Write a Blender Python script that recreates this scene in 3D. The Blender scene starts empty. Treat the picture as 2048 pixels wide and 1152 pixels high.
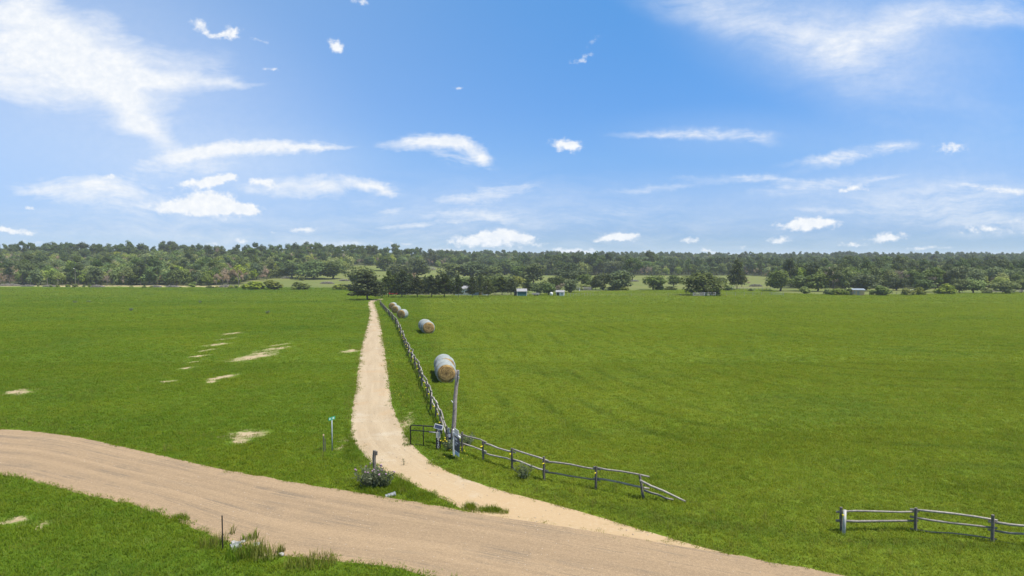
import bpy, math, random
import numpy as np
from mathutils import Vector, Matrix

rng = np.random.default_rng(7)
random.seed(7)
sc = bpy.context.scene
COL = sc.collection
R = math.radians

# ------------------------------------------------------------------ camera frame
CAM_H = 11.0
FPX = 1365.33
PITCH = math.atan(64.0 / FPX)
cp, sp_ = math.cos(PITCH), math.sin(PITCH)


def ray(px, py):
    a = (px - 1024.0) / FPX
    b = (576.0 - py) / FPX
    return np.array([a, cp + b * sp_, -sp_ + b * cp])


# ------------------------------------------------------------------ terrain
_ty = np.arange(-300, 1000, 5.0)
_tz = np.interp(_ty, [-300, 95, 128, 165, 210, 250, 300, 350, 1000],
                [0, 0, -.8, -2.0, -3.1, -4.1, -4.8, -5, -5])
_tz = np.convolve(np.pad(_tz, 4, mode='edge'), np.ones(9) / 9, mode='valid')
_PX = [-900, 500, 700, 850, 950, 1050, 1500, 3000]


def sstep(a, b, x):
    t = np.clip((x - a) / (b - a), 0, 1)
    return t * t * (3 - 2 * t)


def H(x, y):
    x = np.asarray(x, float)
    y = np.asarray(y, float)
    base = np.interp(y, _ty, _tz)
    px = 1024 + FPX * x / np.maximum(y, 30.0)
    px = np.clip(px, -900, 3000)
    A = np.interp(px, _PX, [13, 13, 11.5, 10, 10, 10, 8.5, 8.0])
    y0 = np.interp(px, _PX, [375, 375, 385, 400, 520, 600, 600, 600])
    y1 = np.interp(px, _PX, [690, 690, 700, 760, 1050, 1200, 1250, 1250])
    z = base + A * sstep(y0, y1, y)
    z = z + 16 * sstep(2600, 6500, y) * np.interp(px, [0, 900, 1500, 2048], [.2, .3, .8, 1.25])
    z = z + 0.05 * np.sin(x * .11 + 1.3) * np.sin(y * .083) * sstep(60, 120, y)
    return z


def Hs(x, y):
    return float(H(x, y))


def at(px, py, dz=0.0):
    d = ray(px, py)
    t, step = 8.0, 4.0
    while t < 9000:
        t2 = t + step
        if CAM_H + d[2] * t2 <= Hs(d[0] * t2, d[1] * t2) + dz:
            lo, hi = t, t2
            for _ in range(30):
                m = (lo + hi) / 2
                if CAM_H + d[2] * m <= Hs(d[0] * m, d[1] * m) + dz:
                    hi = m
                else:
                    lo = m
            return Vector((d[0] * hi, d[1] * hi, Hs(d[0] * hi, d[1] * hi)))
        t = t2
        step = max(2.0, t * .02)
    return Vector((d[0] * 700, d[1] * 700, Hs(d[0] * 700, d[1] * 700)))


def ztop(py, y):
    """world height of a picture row at depth y"""
    b = (576.0 - py) / FPX
    return CAM_H + (-sp_ + b * cp) / (cp + b * sp_) * y


def px2m(n, y):
    return n / FPX * y


# ------------------------------------------------------------------ node helpers
class NT:
    def __init__(self, tree):
        self.t = tree
        self.n = tree.nodes
        self.l = tree.links

    def node(self, typ, **kw):
        x = self.n.new(typ)
        for k, v in kw.items():
            setattr(x, k, v)
        return x

    def put(self, sock, v):
        if isinstance(v, bpy.types.NodeSocket):
            self.l.new(v, sock)
        elif v is not None:
            if hasattr(sock, 'default_value'):
                if isinstance(v, (tuple, list)) and sock.type == 'RGBA' and len(v) == 3:
                    v = (*v, 1)
                sock.default_value = v

    def math(self, op, a, b=None, c=None, clamp=False):
        x = self.node('ShaderNodeMath', operation=op, use_clamp=clamp)
        self.put(x.inputs[0], a)
        if b is not None:
            self.put(x.inputs[1], b)
        if c is not None:
            self.put(x.inputs[2], c)
        return x.outputs[0]

    def vmath(self, op, a, b=None, scale=None):
        x = self.node('ShaderNodeVectorMath', operation=op)
        self.put(x.inputs[0], a)
        if b is not None:
            self.put(x.inputs[1], b)
        if scale is not None:
            self.put(x.inputs['Scale'], scale)
        return x.outputs['Value'] if op in ('LENGTH', 'DISTANCE', 'DOT_PRODUCT') else x.outputs[0]

    def mapr(self, v, a, b, c=0.0, d=1.0, smooth=False):
        x = self.node('ShaderNodeMapRange', clamp=True)
        if smooth:
            x.interpolation_type = 'SMOOTHSTEP'
        self.put(x.inputs[0], v)
        for i, q in enumerate((a, b, c, d)):
            self.put(x.inputs[i + 1], q)
        return x.outputs[0]

    def mix(self, f, a, b, mode='MIX'):
        x = self.node('ShaderNodeMix', data_type='RGBA', blend_type=mode)
        self.put(x.inputs[0], f)
        self.put(x.inputs[6], a)
        self.put(x.inputs[7], b)
        return x.outputs[2]

    def noise(self, vec, scale, detail=3.0, rough=.55, dist=0.0, dim='3D'):
        x = self.node('ShaderNodeTexNoise', noise_dimensions=dim)
        self.put(x.inputs['Vector'], vec)
        x.inputs['Scale'].default_value = scale
        x.inputs['Detail'].default_value = detail
        x.inputs['Roughness'].default_value = rough
        x.inputs['Distortion'].default_value = dist
        return x.outputs[0]

    def mapping(self, vec, loc=(0, 0, 0), rot=(0, 0, 0), scale=(1, 1, 1), typ='POINT'):
        x = self.node('ShaderNodeMapping', vector_type=typ)
        self.put(x.inputs[0], vec)
        x.inputs[1].default_value = loc
        x.inputs[2].default_value = rot
        x.inputs[3].default_value = scale
        return x.outputs[0]

    def attr(self, name):
        x = self.node('ShaderNodeAttribute', attribute_name=name)
        return x.outputs['Fac']

    def hsv(self, col, h=.5, s=1.0, v=1.0):
        x = self.node('ShaderNodeHueSaturation')
        self.put(x.inputs['Hue'], h)
        self.put(x.inputs['Saturation'], s)
        self.put(x.inputs['Value'], v)
        self.put(x.inputs['Color'], col)
        return x.outputs[0]


def new_mat(name):
    m = bpy.data.materials.new(name)
    m.use_nodes = True
    t = NT(m.node_tree)
    b = m.node_tree.nodes['Principled BSDF']
    b.inputs['Roughness'].default_value = .9
    b.inputs['Specular IOR Level'].default_value = .2
    return m, t, b


def bump(t, b, h, strength=.5, dist=.02):
    x = t.node('ShaderNodeBump')
    x.inputs['Strength'].default_value = strength
    x.inputs['Distance'].default_value = dist
    t.put(x.inputs['Height'], h)
    t.l.new(x.outputs[0], b.inputs['Normal'])


def simple_mat(name, col, col2=None, scale=4.0, rough=.85, metal=0.0, stretch=(1, 1, 1), bmp=0.0, spec=.25):
    m, t, b = new_mat(name)
    tc = t.node('ShaderNodeTexCoord').outputs['Object']
    v = t.mapping(tc, scale=stretch)
    n = t.noise(v, scale, 5, .6)
    c2 = col2 or tuple(c * .7 for c in col)
    t.put(b.inputs['Base Color'], t.mix(t.mapr(n, .3, .7), col2 and col2 or c2, col))
    b.inputs['Roughness'].default_value = rough
    b.inputs['Metallic'].default_value = metal
    b.inputs['Specular IOR Level'].default_value = spec
    if bmp:
        bump(t, b, n, bmp, .02)
    return m


# ------------------------------------------------------------------ shared field colour
BARE = [(505, 714, 34, 11, .6), (548, 698, 20, 7, .75), (435, 689, 18, 5, .6), (465, 667, 15, 4, .5),
        (375, 736, 15, 4, .55), (337, 763, 15, 4, .5), (450, 754, 20, 9, .6), (425, 764, 16, 4, 0), (400, 712, 12, 5, .6),
        (40, 784, 36, 6, 0), (500, 868, 45, 11, .1), (700, 702, 20, 5, 0), (480, 882, 30, 8, .1), (450, 678, 9, 4, .6), (418, 700, 10, 4, .6), (388, 724, 10, 4, .6), (525, 706, 14, 7, .8), (558, 690, 10, 5, .8),
        (35, 1042, 40, 8, 0), (90, 1050, 16, 6, 0), (702, 880, 14, 26, 0), (812, 845, 12, 26, 0), (560, 1100, 50, 16, 0)]
BARE_W = []
for (bx, by, rx, ry, sk) in BARE:
    c = at(bx, by)
    ex = px2m(rx, c.y)
    p1, p2 = at(bx, by - ry), at(bx, by + ry)
    ey = (p1 - p2).length / 2
    BARE_W.append((c.x, c.y, ex, ey, -sk * .6 if sk else 0.0))


def bare_val(x, y):
    v = np.zeros_like(x)
    for (cx, cy, ex, ey, ro) in BARE_W:
        dx, dy = x - cx, y - cy
        c, s = math.cos(ro), math.sin(ro)
        a = (dx * c + dy * s) / ex
        b = (-dx * s + dy * c) / ey
        v = np.maximum(v, 1 - np.sqrt(a * a + b * b))
    return v


def field_group():
    g = bpy.data.node_groups.new('field_colour', 'ShaderNodeTree')
    g.interface.new_socket('Color', in_out='OUTPUT', socket_type='NodeSocketColor')
    g.interface.new_socket('Bare', in_out='OUTPUT', socket_type='NodeSocketFloat')
    t = NT(g)
    out = t.node('NodeGroupOutput')
    P = t.node('ShaderNodeNewGeometry').outputs['Position']
    s = t.node('ShaderNodeSeparateXYZ')
    t.l.new(P, s.inputs[0])
    X, Y = s.outputs[0], s.outputs[1]
    P2 = t.node('ShaderNodeCombineXYZ')
    t.l.new(X, P2.inputs[0])
    t.l.new(Y, P2.inputs[1])
    P2 = P2.outputs[0]
    big = t.noise(t.mapping(P2, scale=(.011, .022, 1)), 1.0, 3, .55, .4)
    mid = t.noise(t.mapping(P2, scale=(.06, .11, 1), rot=(0, 0, .25)), 1.0, 4, .6, .8)
    fine = t.noise(P2, 1.1, 4, .65)
    # right of the drive fence the meadow is paler and yellower
    side = t.math('ADD', X, t.math('MULTIPLY', Y, .138))
    side = t.mapr(side, 0.6, 4.0, smooth=True)
    left = t.mix(t.mapr(big, .35, .65), (.090, .153, .010), (.134, .193, .013))
    right = t.mix(t.mapr(big, .35, .65), (.134, .186, .014), (.160, .212, .019))
    col = t.mix(side, left, right)
    # patches of yellower and of bluer grass
    col = t.mix(t.mapr(mid, .50, .76, 0, .42), col, (.160, .190, .012))
    col = t.mix(t.mapr(mid, .48, .25, 0, .5), col, (.074, .140, .020))
    # raked rows in the right meadow
    # the rake went round the field: along the drive fence, then along the road
    wv = t.noise(t.mapping(P2, scale=(.022, .022, 1)), 1.0, 2, .5)
    dF = t.math('ADD', t.math('ADD', X, t.math('MULTIPLY', Y, .138)), t.math('MULTIPLY', wv, 7.0))
    dB = t.math('ADD', t.math('ADD', t.math('MULTIPLY', Y, .97), t.math('MULTIPLY', X, .20)), t.math('MULTIPLY_ADD', wv, 9.0, -24.0))
    sm = t.node('ShaderNodeMath', operation='SMOOTH_MIN')
    t.l.new(dF, sm.inputs[0])
    t.l.new(t.math('MULTIPLY', dB, .8), sm.inputs[1])
    sm.inputs[2].default_value = 16.0
    wsin = t.math('MULTIPLY_ADD', t.math('SINE', t.math('MULTIPLY', sm.outputs[0], 2.1)), .5, .5)
    brk = t.noise(t.mapping(P2, scale=(.05, .09, 1), loc=(9, 3, 0)), 1.0, 4, .65)
    rows = t.math('MULTIPLY', t.mapr(wsin, .70, 1.0), t.mapr(brk, .44, .62))
    rows = t.math('MULTIPLY', rows, t.mapr(side, 0, 1, .12, 1))
    col = t.mix(t.math('MULTIPLY', rows, .5), col, (.070, .112, .012))
    blot = t.noise(t.mapping(P2, scale=(.45, 1.1, 1), rot=(0, 0, -.2)), 1.0, 4, .6)
    col = t.mix(t.math('MULTIPLY', t.mapr(blot, .58, .70), t.mapr(side, 0, 1, .2, .45)), col, (.080, .125, .012))
    pale = t.noise(t.mapping(P2, scale=(.09, .5, 1), loc=(4, 7, 0)), 1.0, 4, .6)
    col = t.mix(t.mapr(pale, .58, .74, 0, .06), col, (.20, .24, .035))
    # bare sandy scalds
    best = None
    wob = t.node('ShaderNodeVectorMath', operation='ADD')
    t.l.new(P2, wob.inputs[0])
    nz = t.node('ShaderNodeTexNoise')
    t.l.new(P2, nz.inputs['Vector'])
    nz.inputs['Scale'].default_value = .55
    nz.inputs['Detail'].default_value = 5
    nz.inputs['Roughness'].default_value = .7
    sc_ = t.node('ShaderNodeVectorMath', operation='MULTIPLY_ADD')
    t.l.new(nz.outputs['Color'], sc_.inputs[0])
    sc_.inputs[1].default_value = (3.2, 4.2, 0)
    sc_.inputs[2].default_value = (-1.6, -2.1, 0)
    t.l.new(sc_.outputs[0], wob.inputs[1])
    for (cx, cy, ex, ey, ro) in BARE_W:
        q = t.mapping(wob.outputs[0], loc=(cx, cy, 0), rot=(0, 0, ro), scale=(ex, ey, 1), typ='TEXTURE')
        v = t.math('SUBTRACT', 1.0, t.vmath('LENGTH', q))
        best = v if best is None else t.math('MAXIMUM', best, v)
    bare = t.mapr(t.math('ADD', best, t.math('MULTIPLY', t.math('SUBTRACT', fine, .5), 1.9)), .05, .75)
    t.l.new(col, out.inputs[0])
    t.l.new(bare, out.inputs[1])
    return g


FIELD = field_group()


def ground_mat():
    m, t, b = new_mat('meadow_ground')
    g = t.node('ShaderNodeGroup', node_tree=FIELD)
    P = t.node('ShaderNodeNewGeometry').outputs['Position']
    f1 = t.noise(P, 2.2, 6, .7)
    f2 = t.noise(t.mapping(P, scale=(.35, .6, 1)), 1.0, 5, .7)
    col = t.mix(t.mapr(f1, .3, .7), t.mix(.5, g.outputs[0], (.045, .08, .010)), g.outputs[0])
    col = t.mix(t.mapr(f2, .35, .62, .22, 0), col, (.045, .09, .012))
    past = t.noise(t.mapping(P, scale=(.02, .035, 1)), 1.0, 5, .65)
    pcol = t.mix(t.mapr(past, .35, .65), (.140, .146, .046), (.100, .128, .031))
    pcol = t.mix(t.mapr(t.noise(t.mapping(P, scale=(.015, .09, 1)), 1.0, 3, .6), .58, .7, 0, .6), pcol, (.22, .18, .10))
    col = t.mix(t.attr('pasture'), col, pcol)
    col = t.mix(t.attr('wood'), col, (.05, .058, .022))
    sand = t.mix(t.mapr(f1, .3, .7), (.25, .19, .105), (.40, .315, .20))
    col = t.mix(g.outputs[1], col, sand)
    sa = t.math('MULTIPLY', t.attr('sand'), t.mapr(t.noise(P, .25, 5, .7), .47, .55))
    col = t.mix(sa, col, (.46, .35, .22))
    t.put(b.inputs['Base Color'], col)
    b.inputs['Specular IOR Level'].default_value = .1
    b.inputs['Roughness'].default_value = 1
    bump(t, b, f1, .6, .12)
    return m


def grass_mat(name='grass_blade', tint=(1, 1, 1), yell=0.0):
    m, t, b = new_mat(name)
    g = t.node('ShaderNodeGroup', node_tree=FIELD)
    oi = t.node('ShaderNodeObjectInfo').outputs['Random']
    tip = t.attr('tip')
    v = t.math('MULTIPLY', t.mapr(oi, 0, 1, .87, 1.12), t.mapr(tip, 0, 1, .9, 1.15))
    h = t.mapr(t.math('FRACT', t.math('MULTIPLY', oi, 7.31)), 0, 1, .472, .512)
    col = t.hsv(g.outputs[0], h, 1.0, v)
    col = t.mix(t.mapr(t.math('FRACT', t.math('MULTIPLY', oi, 13.7)), .92, 1.0, 0, .3), col, (.30, .27, .09))
    if yell:
        col = t.mix(yell, col, (.20, .175, .05))
    t.put(b.inputs['Base Color'], col)
    b.inputs['Roughness'].default_value = .8
    b.inputs['Specular IOR Level'].default_value = .05
    tr = t.node('ShaderNodeBsdfTranslucent')
    t.put(tr.inputs[0], t.mix(1.0, col, (1.15, 1.2, .6), 'MULTIPLY'))
    mx = t.node('ShaderNodeMixShader')
    mx.inputs[0].default_value = .38
    o = t.n['Material Output']
    t.l.new(b.outputs[0], mx.inputs[1])
    t.l.new(tr.outputs[0], mx.inputs[2])
    t.l.new(mx.outputs[0], o.inputs[0])
    return m


def leaf_mat(name, a, bcol, hue=.03, clump=2.0, transl=.35):
    m, t, b = new_mat(name)
    oi = t.node('ShaderNodeObjectInfo').outputs['Random']
    tc = t.node('ShaderNodeTexCoord').outputs['Object']
    n = t.noise(tc, clump * 3, 3, .6)
    lr = t.attr('leafrand')
    col = t.mix(t.mapr(t.math('ADD', t.math('MULTIPLY', n, .6), t.math('MULTIPLY', lr, .5)), .25, .85), a, bcol)
    col = t.hsv(col, t.mapr(oi, 0, 1, .5 - hue, .5 + hue * .6),
                t.mapr(t.math('FRACT', t.math('MULTIPLY', oi, 5.7)), 0, 1, .75, 1.1),
                t.mapr(t.math('FRACT', t.math('MULTIPLY', oi, 9.3)), 0, 1, .7, 1.3))
    t.put(b.inputs['Base Color'], col)
    b.inputs['Roughness'].default_value = .75
    tr = t.node('ShaderNodeBsdfTranslucent')
    t.put(tr.inputs[0], col)
    mx = t.node('ShaderNodeMixShader')
    mx.inputs[0].default_value = transl
    o = t.n['Material Output']
    t.l.new(b.outputs[0], mx.inputs[1])
    t.l.new(tr.outputs[0], mx.inputs[2])
    t.l.new(mx.outputs[0], o.inputs[0])
    return m


def road_mat():
    m, t, b = new_mat('gravel_road')
    al, ac = t.attr('along'), t.attr('across')

    def strk(a, c, detail, off):
        v = t.node('ShaderNodeCombineXYZ')
        t.put(v.inputs[0], t.math('MULTIPLY_ADD', al, a, off))
        t.put(v.inputs[1], t.math('MULTIPLY', ac, c))
        return t.noise(v.outputs[0], 1.0, detail, .6, 0, '2D')

    P = t.node('ShaderNodeNewGeometry').outputs['Position']
    g1 = t.noise(P, 11.0, 3, .8)
    g2 = t.noise(P, 30.0, 2, .8)
    track = strk(.02, 10.0, 3, 3.0)
    fine = strk(.10, 60.0, 3, 9.0)
    patch = strk(.11, 7.0, 4, 20.0)
    col = t.mix(t.mapr(track, .25, .75), (0.219, 0.154, 0.091), (0.295, 0.208, 0.121))
    grey = t.math('MULTIPLY', t.mapr(patch, .46, .64), t.mapr(fine, .42, .58))
    col = t.mix(t.math('MULTIPLY', t.math('MULTIPLY', grey, t.mapr(t.noise(P, .5, 4, .6), .36, .56)), .95), col, (0.147, 0.114, 0.079))
    edge = t.math('ABSOLUTE', t.math('SUBTRACT', ac, .5))
    col = t.mix(t.mapr(edge, .38, .49, 0, .55), col, (0.357, 0.249, 0.141))
    col = t.mix(t.mapr(g1, .54, .72, 0, .55), col, (0.392, 0.283, 0.164))
    col = t.mix(t.mapr(g1, .46, .28, 0, .6), col, (0.134, 0.095, 0.058))
    col = t.mix(t.mapr(g2, .58, .72, 0, .7), col, (0.446, 0.324, 0.199))
    col = t.mix(t.mapr(g2, .42, .28, 0, .7), col, (0.107, 0.075, 0.047))
    t.put(b.inputs['Base Color'], col)
    bump(t, b, g2, .5, .02)
    return m


def drive_mat():
    m, t, b = new_mat('caliche_drive')
    P = t.node('ShaderNodeNewGeometry').outputs['Position']
    al, ac = t.attr('along'), t.attr('across')
    v = t.node('ShaderNodeCombineXYZ')
    t.put(v.inputs[0], t.math('MULTIPLY', al, .1))
    t.put(v.inputs[1], t.math('MULTIPLY', ac, 4.0))
    st = t.noise(v.outputs[0], 1.4, 5, .65, .4)
    g1 = t.noise(P, 7.0, 5, .75)
    big = t.noise(P, .35, 4, .6)
    lower = t.attr('lower')
    base = t.mix(t.mapr(st, .35, .65), (0.298, 0.227, 0.141), (0.361, 0.282, 0.182))
    base = t.mix(t.math('MULTIPLY', lower, .75), base, (0.378, 0.263, 0.141))
    base = t.mix(t.mapr(big, .55, .7, 0, .55), base, (0.352, 0.232, 0.119))
    base = t.mix(t.mapr(big, .44, .3, 0, .5), base, (0.406, 0.350, 0.264))
    base = t.mix(t.mapr(g1, .55, .75, 0, .6), base, (0.469, 0.399, 0.300))
    base = t.mix(t.mapr(g1, .42, .25, 0, .5), base, (0.217, 0.159, 0.090))
    t.put(b.inputs['Base Color'], base)
    bump(t, b, g1, .5, .025)
    return m


def straw_mat():
    m, t, b = new_mat('straw')
    tc = t.node('ShaderNodeTexCoord').outputs['Object']
    s = t.node('ShaderNodeSeparateXYZ')
    t.l.new(tc, s.inputs[0])
    z = t.math('SUBTRACT', s.outputs[2], .8)
    rad = t.math('SQRT', t.math('ADD', t.math('MULTIPLY', s.outputs[0], s.outputs[0]), t.math('MULTIPLY', z, z)))
    ang = t.math('ARCTAN2', z, s.outputs[0])
    v = t.node('ShaderNodeCombineXYZ')
    t.put(v.inputs[0], t.math('ADD', t.math('MULTIPLY', rad, 13), t.math('MULTIPLY', ang, .5)))
    t.put(v.inputs[1], t.math('MULTIPLY', ang, 1.2))
    n = t.noise(v.outputs[0], 1.0, 5, .7)
    n2 = t.noise(tc, 4.5, 5, .75)
    col = t.mix(t.mapr(n, .38, .62), (.10, .055, .02), (.40, .26, .095))
    col = t.mix(t.mapr(n2, .54, .68, 0, .75), col, (.42, .29, .12))
    col = t.mix(t.mapr(n2, .42, .28, 0, .7), col, (.09, .05, .018))
    col = t.mix(t.mapr(rad, .22, .02, 0, .75), col, (.06, .035, .014))
    t.put(b.inputs['Base Color'], col)
    bump(t, b, n, .5, .04)
    return m


def wood_mat(name, a, bb, along='Z'):
    m, t, b = new_mat(name)
    tc = t.node('ShaderNodeTexCoord').outputs['Object']
    n = t.noise(t.mapping(tc, scale=(7, 7, 7)), 1.0, 6, .75, .6)
    oi = t.node('ShaderNodeObjectInfo').outputs['Random']
    col = t.mix(t.mapr(n, .32, .68), a, bb)
    col = t.hsv(col, .5, 1, t.mapr(oi, 0, 1, .75, 1.2))
    t.put(b.inputs['Base Color'], col)
    bump(t, b, n, .6, .02)
    return m


M = {}
M['ground'] = ground_mat()
M['grass'] = grass_mat()
M['grass_y'] = grass_mat('tall_grass_blade', yell=.55)
M['road'] = road_mat()
M['drive'] = drive_mat()
M['straw'] = straw_mat()
M['netwrap'] = simple_mat('net_wrap', (.30, .315, .285), (.20, .215, .195), 5, .6, stretch=(1, .3, 1))
M['rail'] = wood_mat('weathered_rail', (.16, .14, .118), (.38, .345, .30))
M['post'] = wood_mat('dark_post', (.065, .056, .046), (.20, .175, .148))
M['pole'] = wood_mat('grey_pole', (.13, .105, .09), (.33, .28, .25))
M['palewood'] = wood_mat('pale_log', (.40, .38, .34), (.62, .60, .56))
M['bark'] = simple_mat('bark', (.14, .11, .085), (.06, .045, .035), 6)
M['greybark'] = simple_mat('grey_bark', (.20, .175, .15), (.11, .095, .08), 6)
M['oak'] = leaf_mat('oak_leaf', (0.057, 0.092, 0.023), (0.165, 0.215, 0.048), .035)
M['darkoak'] = leaf_mat('dark_oak_leaf', (0.048, 0.076, 0.019), (0.136, 0.177, 0.040), .02)
M['lime'] = leaf_mat('light_leaf', (0.118, 0.168, 0.026), (0.291, 0.346, 0.053), .03)
M['pine'] = leaf_mat('pine_needle', (0.039, 0.069, 0.018), (0.111, 0.152, 0.034), .025)
M['ypine'] = leaf_mat('young_pine_needle', (0.037, 0.056, 0.011), (0.095, 0.119, 0.022), .02)
M['shrub'] = leaf_mat('shrub_leaf', (0.100, 0.157, 0.024), (0.278, 0.333, 0.055), .03)
M['dry'] = leaf_mat('dry_leaf', (0.203, 0.144, 0.085), (0.413, 0.306, 0.190), .015, transl=.1)
M['thistle'] = leaf_mat('thistle_leaf', (.075, .105, .045), (.19, .23, .10), .01, 4)
M['pink'] = simple_mat('thistle_flower', (.45, .28, .38), (.35, .2, .3))
M['yellow'] = simple_mat('yellow_plastic', (.80, .62, .03), (.75, .55, .02), 3, .45)
M['flower'] = simple_mat('yellow_flower', (.75, .60, .04), (.7, .5, .03))
M['black'] = simple_mat('black_paint', (.022, .022, .024), (.012, .012, .013), 5, .5)
M['white'] = simple_mat('white_paint', (.62, .61, .58), (.50, .49, .47), 4, .6)
M['whitevinyl'] = simple_mat('white_vinyl', (.60, .61, .59), (.52, .53, .52), 2, .45)
M['navy'] = simple_mat('navy_sign', (.028, .036, .085), (.022, .028, .066), 2, .4)
M['signtext'] = simple_mat('sign_print', (.55, .57, .62), (.45, .47, .52), 2, .5)
M['paleblue'] = simple_mat('pale_blue_sign', (.42, .52, .60), (.36, .46, .54), 2, .5)
M['cell'] = simple_mat('solar_cell', (.05, .06, .10), (.04, .045, .075), 6, .3, spec=.5)
M['steel'] = simple_mat('galvanised_steel', (.26, .27, .27), (.18, .19, .19), 5, .6, .3)
M['steelpost'] = simple_mat('sign_post_steel', (.30, .33, .34), (.24, .27, .28), 5, .6, .2)
M['paper'] = simple_mat('faded_notice', (.50, .49, .43), (.36, .35, .31), 5)
M['green'] = simple_mat('street_green', (.02, .30, .17), (.015, .25, .14), 2, .4)
M['teal'] = simple_mat('teal_siding', (.028, .115, .115), (.020, .085, .09), 3, .7)
M['roofpale'] = simple_mat('pale_metal_roof', (.30, .29, .29), (.22, .215, .215), 2, .5, .1)
M['rooftin'] = simple_mat('tin_roof', (.30, .33, .35), (.23, .255, .275), 2, .45, .3)
M['siding'] = simple_mat('white_siding', (.66, .66, .67), (.58, .58, .59), 3, .7)
M['door'] = simple_mat('ochre_door', (.62, .33, .03), (.52, .27, .02), 3, .6)
M['glass'] = simple_mat('dark_window', (.03, .035, .04), (.02, .024, .03), 2, .15, spec=.6)
M['plywood'] = simple_mat('plywood', (.62, .42, .23), (.50, .33, .18), 3, .85, stretch=(1, 1, .3))
M['greyboard'] = simple_mat('grey_board', (.36, .34, .31), (.24, .22, .20), 3)
M['red'] = simple_mat('red_paint', (.50, .02, .025), (.40, .015, .02), 2, .35)
M['darkcar'] = simple_mat('dark_blue_paint', (.02, .024, .04), (.015, .018, .03), 2, .35)
M['tyre'] = simple_mat('rubber', (.02, .02, .02), (.012, .012, .012), 6, .8)
M['brush'] = simple_mat('dead_brush', (.32, .285, .25), (.17, .15, .13), 3)
M['concrete'] = simple_mat('concrete', (.36, .34, .31), (.24, .225, .205), 5)
M['orange'] = simple_mat('orange_tip', (.75, .55, .38), (.6, .35, .2), 5)


# ------------------------------------------------------------------ object helpers
def tag(o, label=None, cat=None, group=None, kind=None):
    if label:
        o['label'] = label
    if cat:
        o['category'] = cat
    if group:
        o['group'] = group
    if kind:
        o['kind'] = kind
    return o


def thing(name, label, cat, loc=(0, 0, 0), rz=0.0, group=None, scale=None):
    o = bpy.data.objects.new(name, None)
    o.empty_display_size = .2
    COL.objects.link(o)
    o.location = loc
    o.rotation_euler = (0, 0, rz)
    if scale:
        o.scale = scale
    return tag(o, label, cat, group)


class MB:
    def __init__(self):
        self.v = []
        self.f = []

    def add(self, V, F):
        b = len(self.v)
        self.v += [tuple(p) for p in V]
        self.f += [tuple(i + b for i in q) for q in F]
        return self

    def tube(self, path, radii, n=8, cap=True):
        path = [Vector(p) for p in path]
        if not isinstance(radii, (list, tuple)):
            radii = [radii] * len(path)
        V, F = [], []
        ref = None
        for i, p in enumerate(path):
            d = (path[min(i + 1, len(path) - 1)] - path[max(i - 1, 0)]).normalized()
            if ref is None:
                ref = d.orthogonal().normalized()
            a = (ref - d * ref.dot(d)).normalized()
            ref = a
            b = d.cross(a)
            for k in range(n):
                t = 2 * math.pi * k / n
                V.append(p + (a * math.cos(t) + b * math.sin(t)) * radii[i])
        for i in range(len(path) - 1):
            for k in range(n):
                F.append((i * n + k, i * n + (k + 1) % n, (i + 1) * n + (k + 1) % n, (i + 1) * n + k))
        if cap:
            F.append(tuple(reversed(range(n))))
            F.append(tuple(range((len(path) - 1) * n, len(path) * n)))
        return self.add(V, F)

    def box(self, c, s, mat=None):
        c = Vector(c)
        V = []
        for dx in (-.5, .5):
            for dy in (-.5, .5):
                for dz in (-.5, .5):
                    p = Vector((dx * s[0], dy * s[1], dz * s[2]))
                    if mat is not None:
                        p = mat @ p
                    V.append(c + p)
        F = [(0, 1, 3, 2), (4, 6, 7, 5), (0, 4, 5, 1), (2, 3, 7, 6), (0, 2, 6, 4), (1, 5, 7, 3)]
        return self.add(V, F)

    def prism(self, prof, y0, y1):
        """profile in xz extruded along y"""
        n = len(prof)
        V = [(x, y0, z) for x, z in prof] + [(x, y1, z) for x, z in prof]
        F = [(i, (i + 1) % n, n + (i + 1) % n, n + i) for i in range(n)]
        F += [tuple(reversed(range(n))), tuple(range(n, 2 * n))]
        return self.add(V, F)

    def mesh(self, name, mats, smooth=False):
        me = bpy.data.meshes.new(name)
        me.from_pydata(self.v, [], self.f)
        for m in (mats if isinstance(mats, list) else [mats]):
            me.materials.append(m)
        if smooth:
            me.polygons.foreach_set('use_smooth', [True] * len(me.polygons))
        me.update()
        return me

    def build(self, name, mat, parent=None, smooth=False, bevel=0.0):
        o = bpy.data.objects.new(name, self.mesh(name, mat, smooth))
        COL.objects.link(o)
        if parent:
            o.parent = parent
        if bevel:
            b = o.modifiers.new('bevel', 'BEVEL')
            b.width = bevel
            b.segments = 2
        return o


def npmesh(name, V, F, mat, attrs=None, midx=None):
    """V (n,3), F (m,k) numpy; attrs {name: per-vertex array}"""
    me = bpy.data.meshes.new(name)
    k = F.shape[1]
    me.vertices.add(len(V))
    me.vertices.foreach_set('co', np.ascontiguousarray(V, np.float32).ravel())
    me.loops.add(F.size)
    me.loops.foreach_set('vertex_index', F.astype(np.int32).ravel())
    me.polygons.add(len(F))
    me.polygons.foreach_set('loop_start', np.arange(0, F.size, k, dtype=np.int32))
    if midx is not None:
        me.polygons.foreach_set('material_index', midx.astype(np.int32))
    for m in (mat if isinstance(mat, list) else [mat]):
        me.materials.append(m)
    for n_, a in (attrs or {}).items():
        x = me.attributes.new(n_, 'FLOAT', 'POINT')
        x.data.foreach_set('value', np.ascontiguousarray(a, np.float32))
    me.update(calc_edges=True)
    me.validate()
    return me


def link(name, me, parent=None):
    o = bpy.data.objects.new(name, me)
    COL.objects.link(o)
    if parent:
        o.parent = parent
    return o


def unit(v):
    return v / np.maximum(np.linalg.norm(v, axis=-1, keepdims=True), 1e-9)


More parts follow.
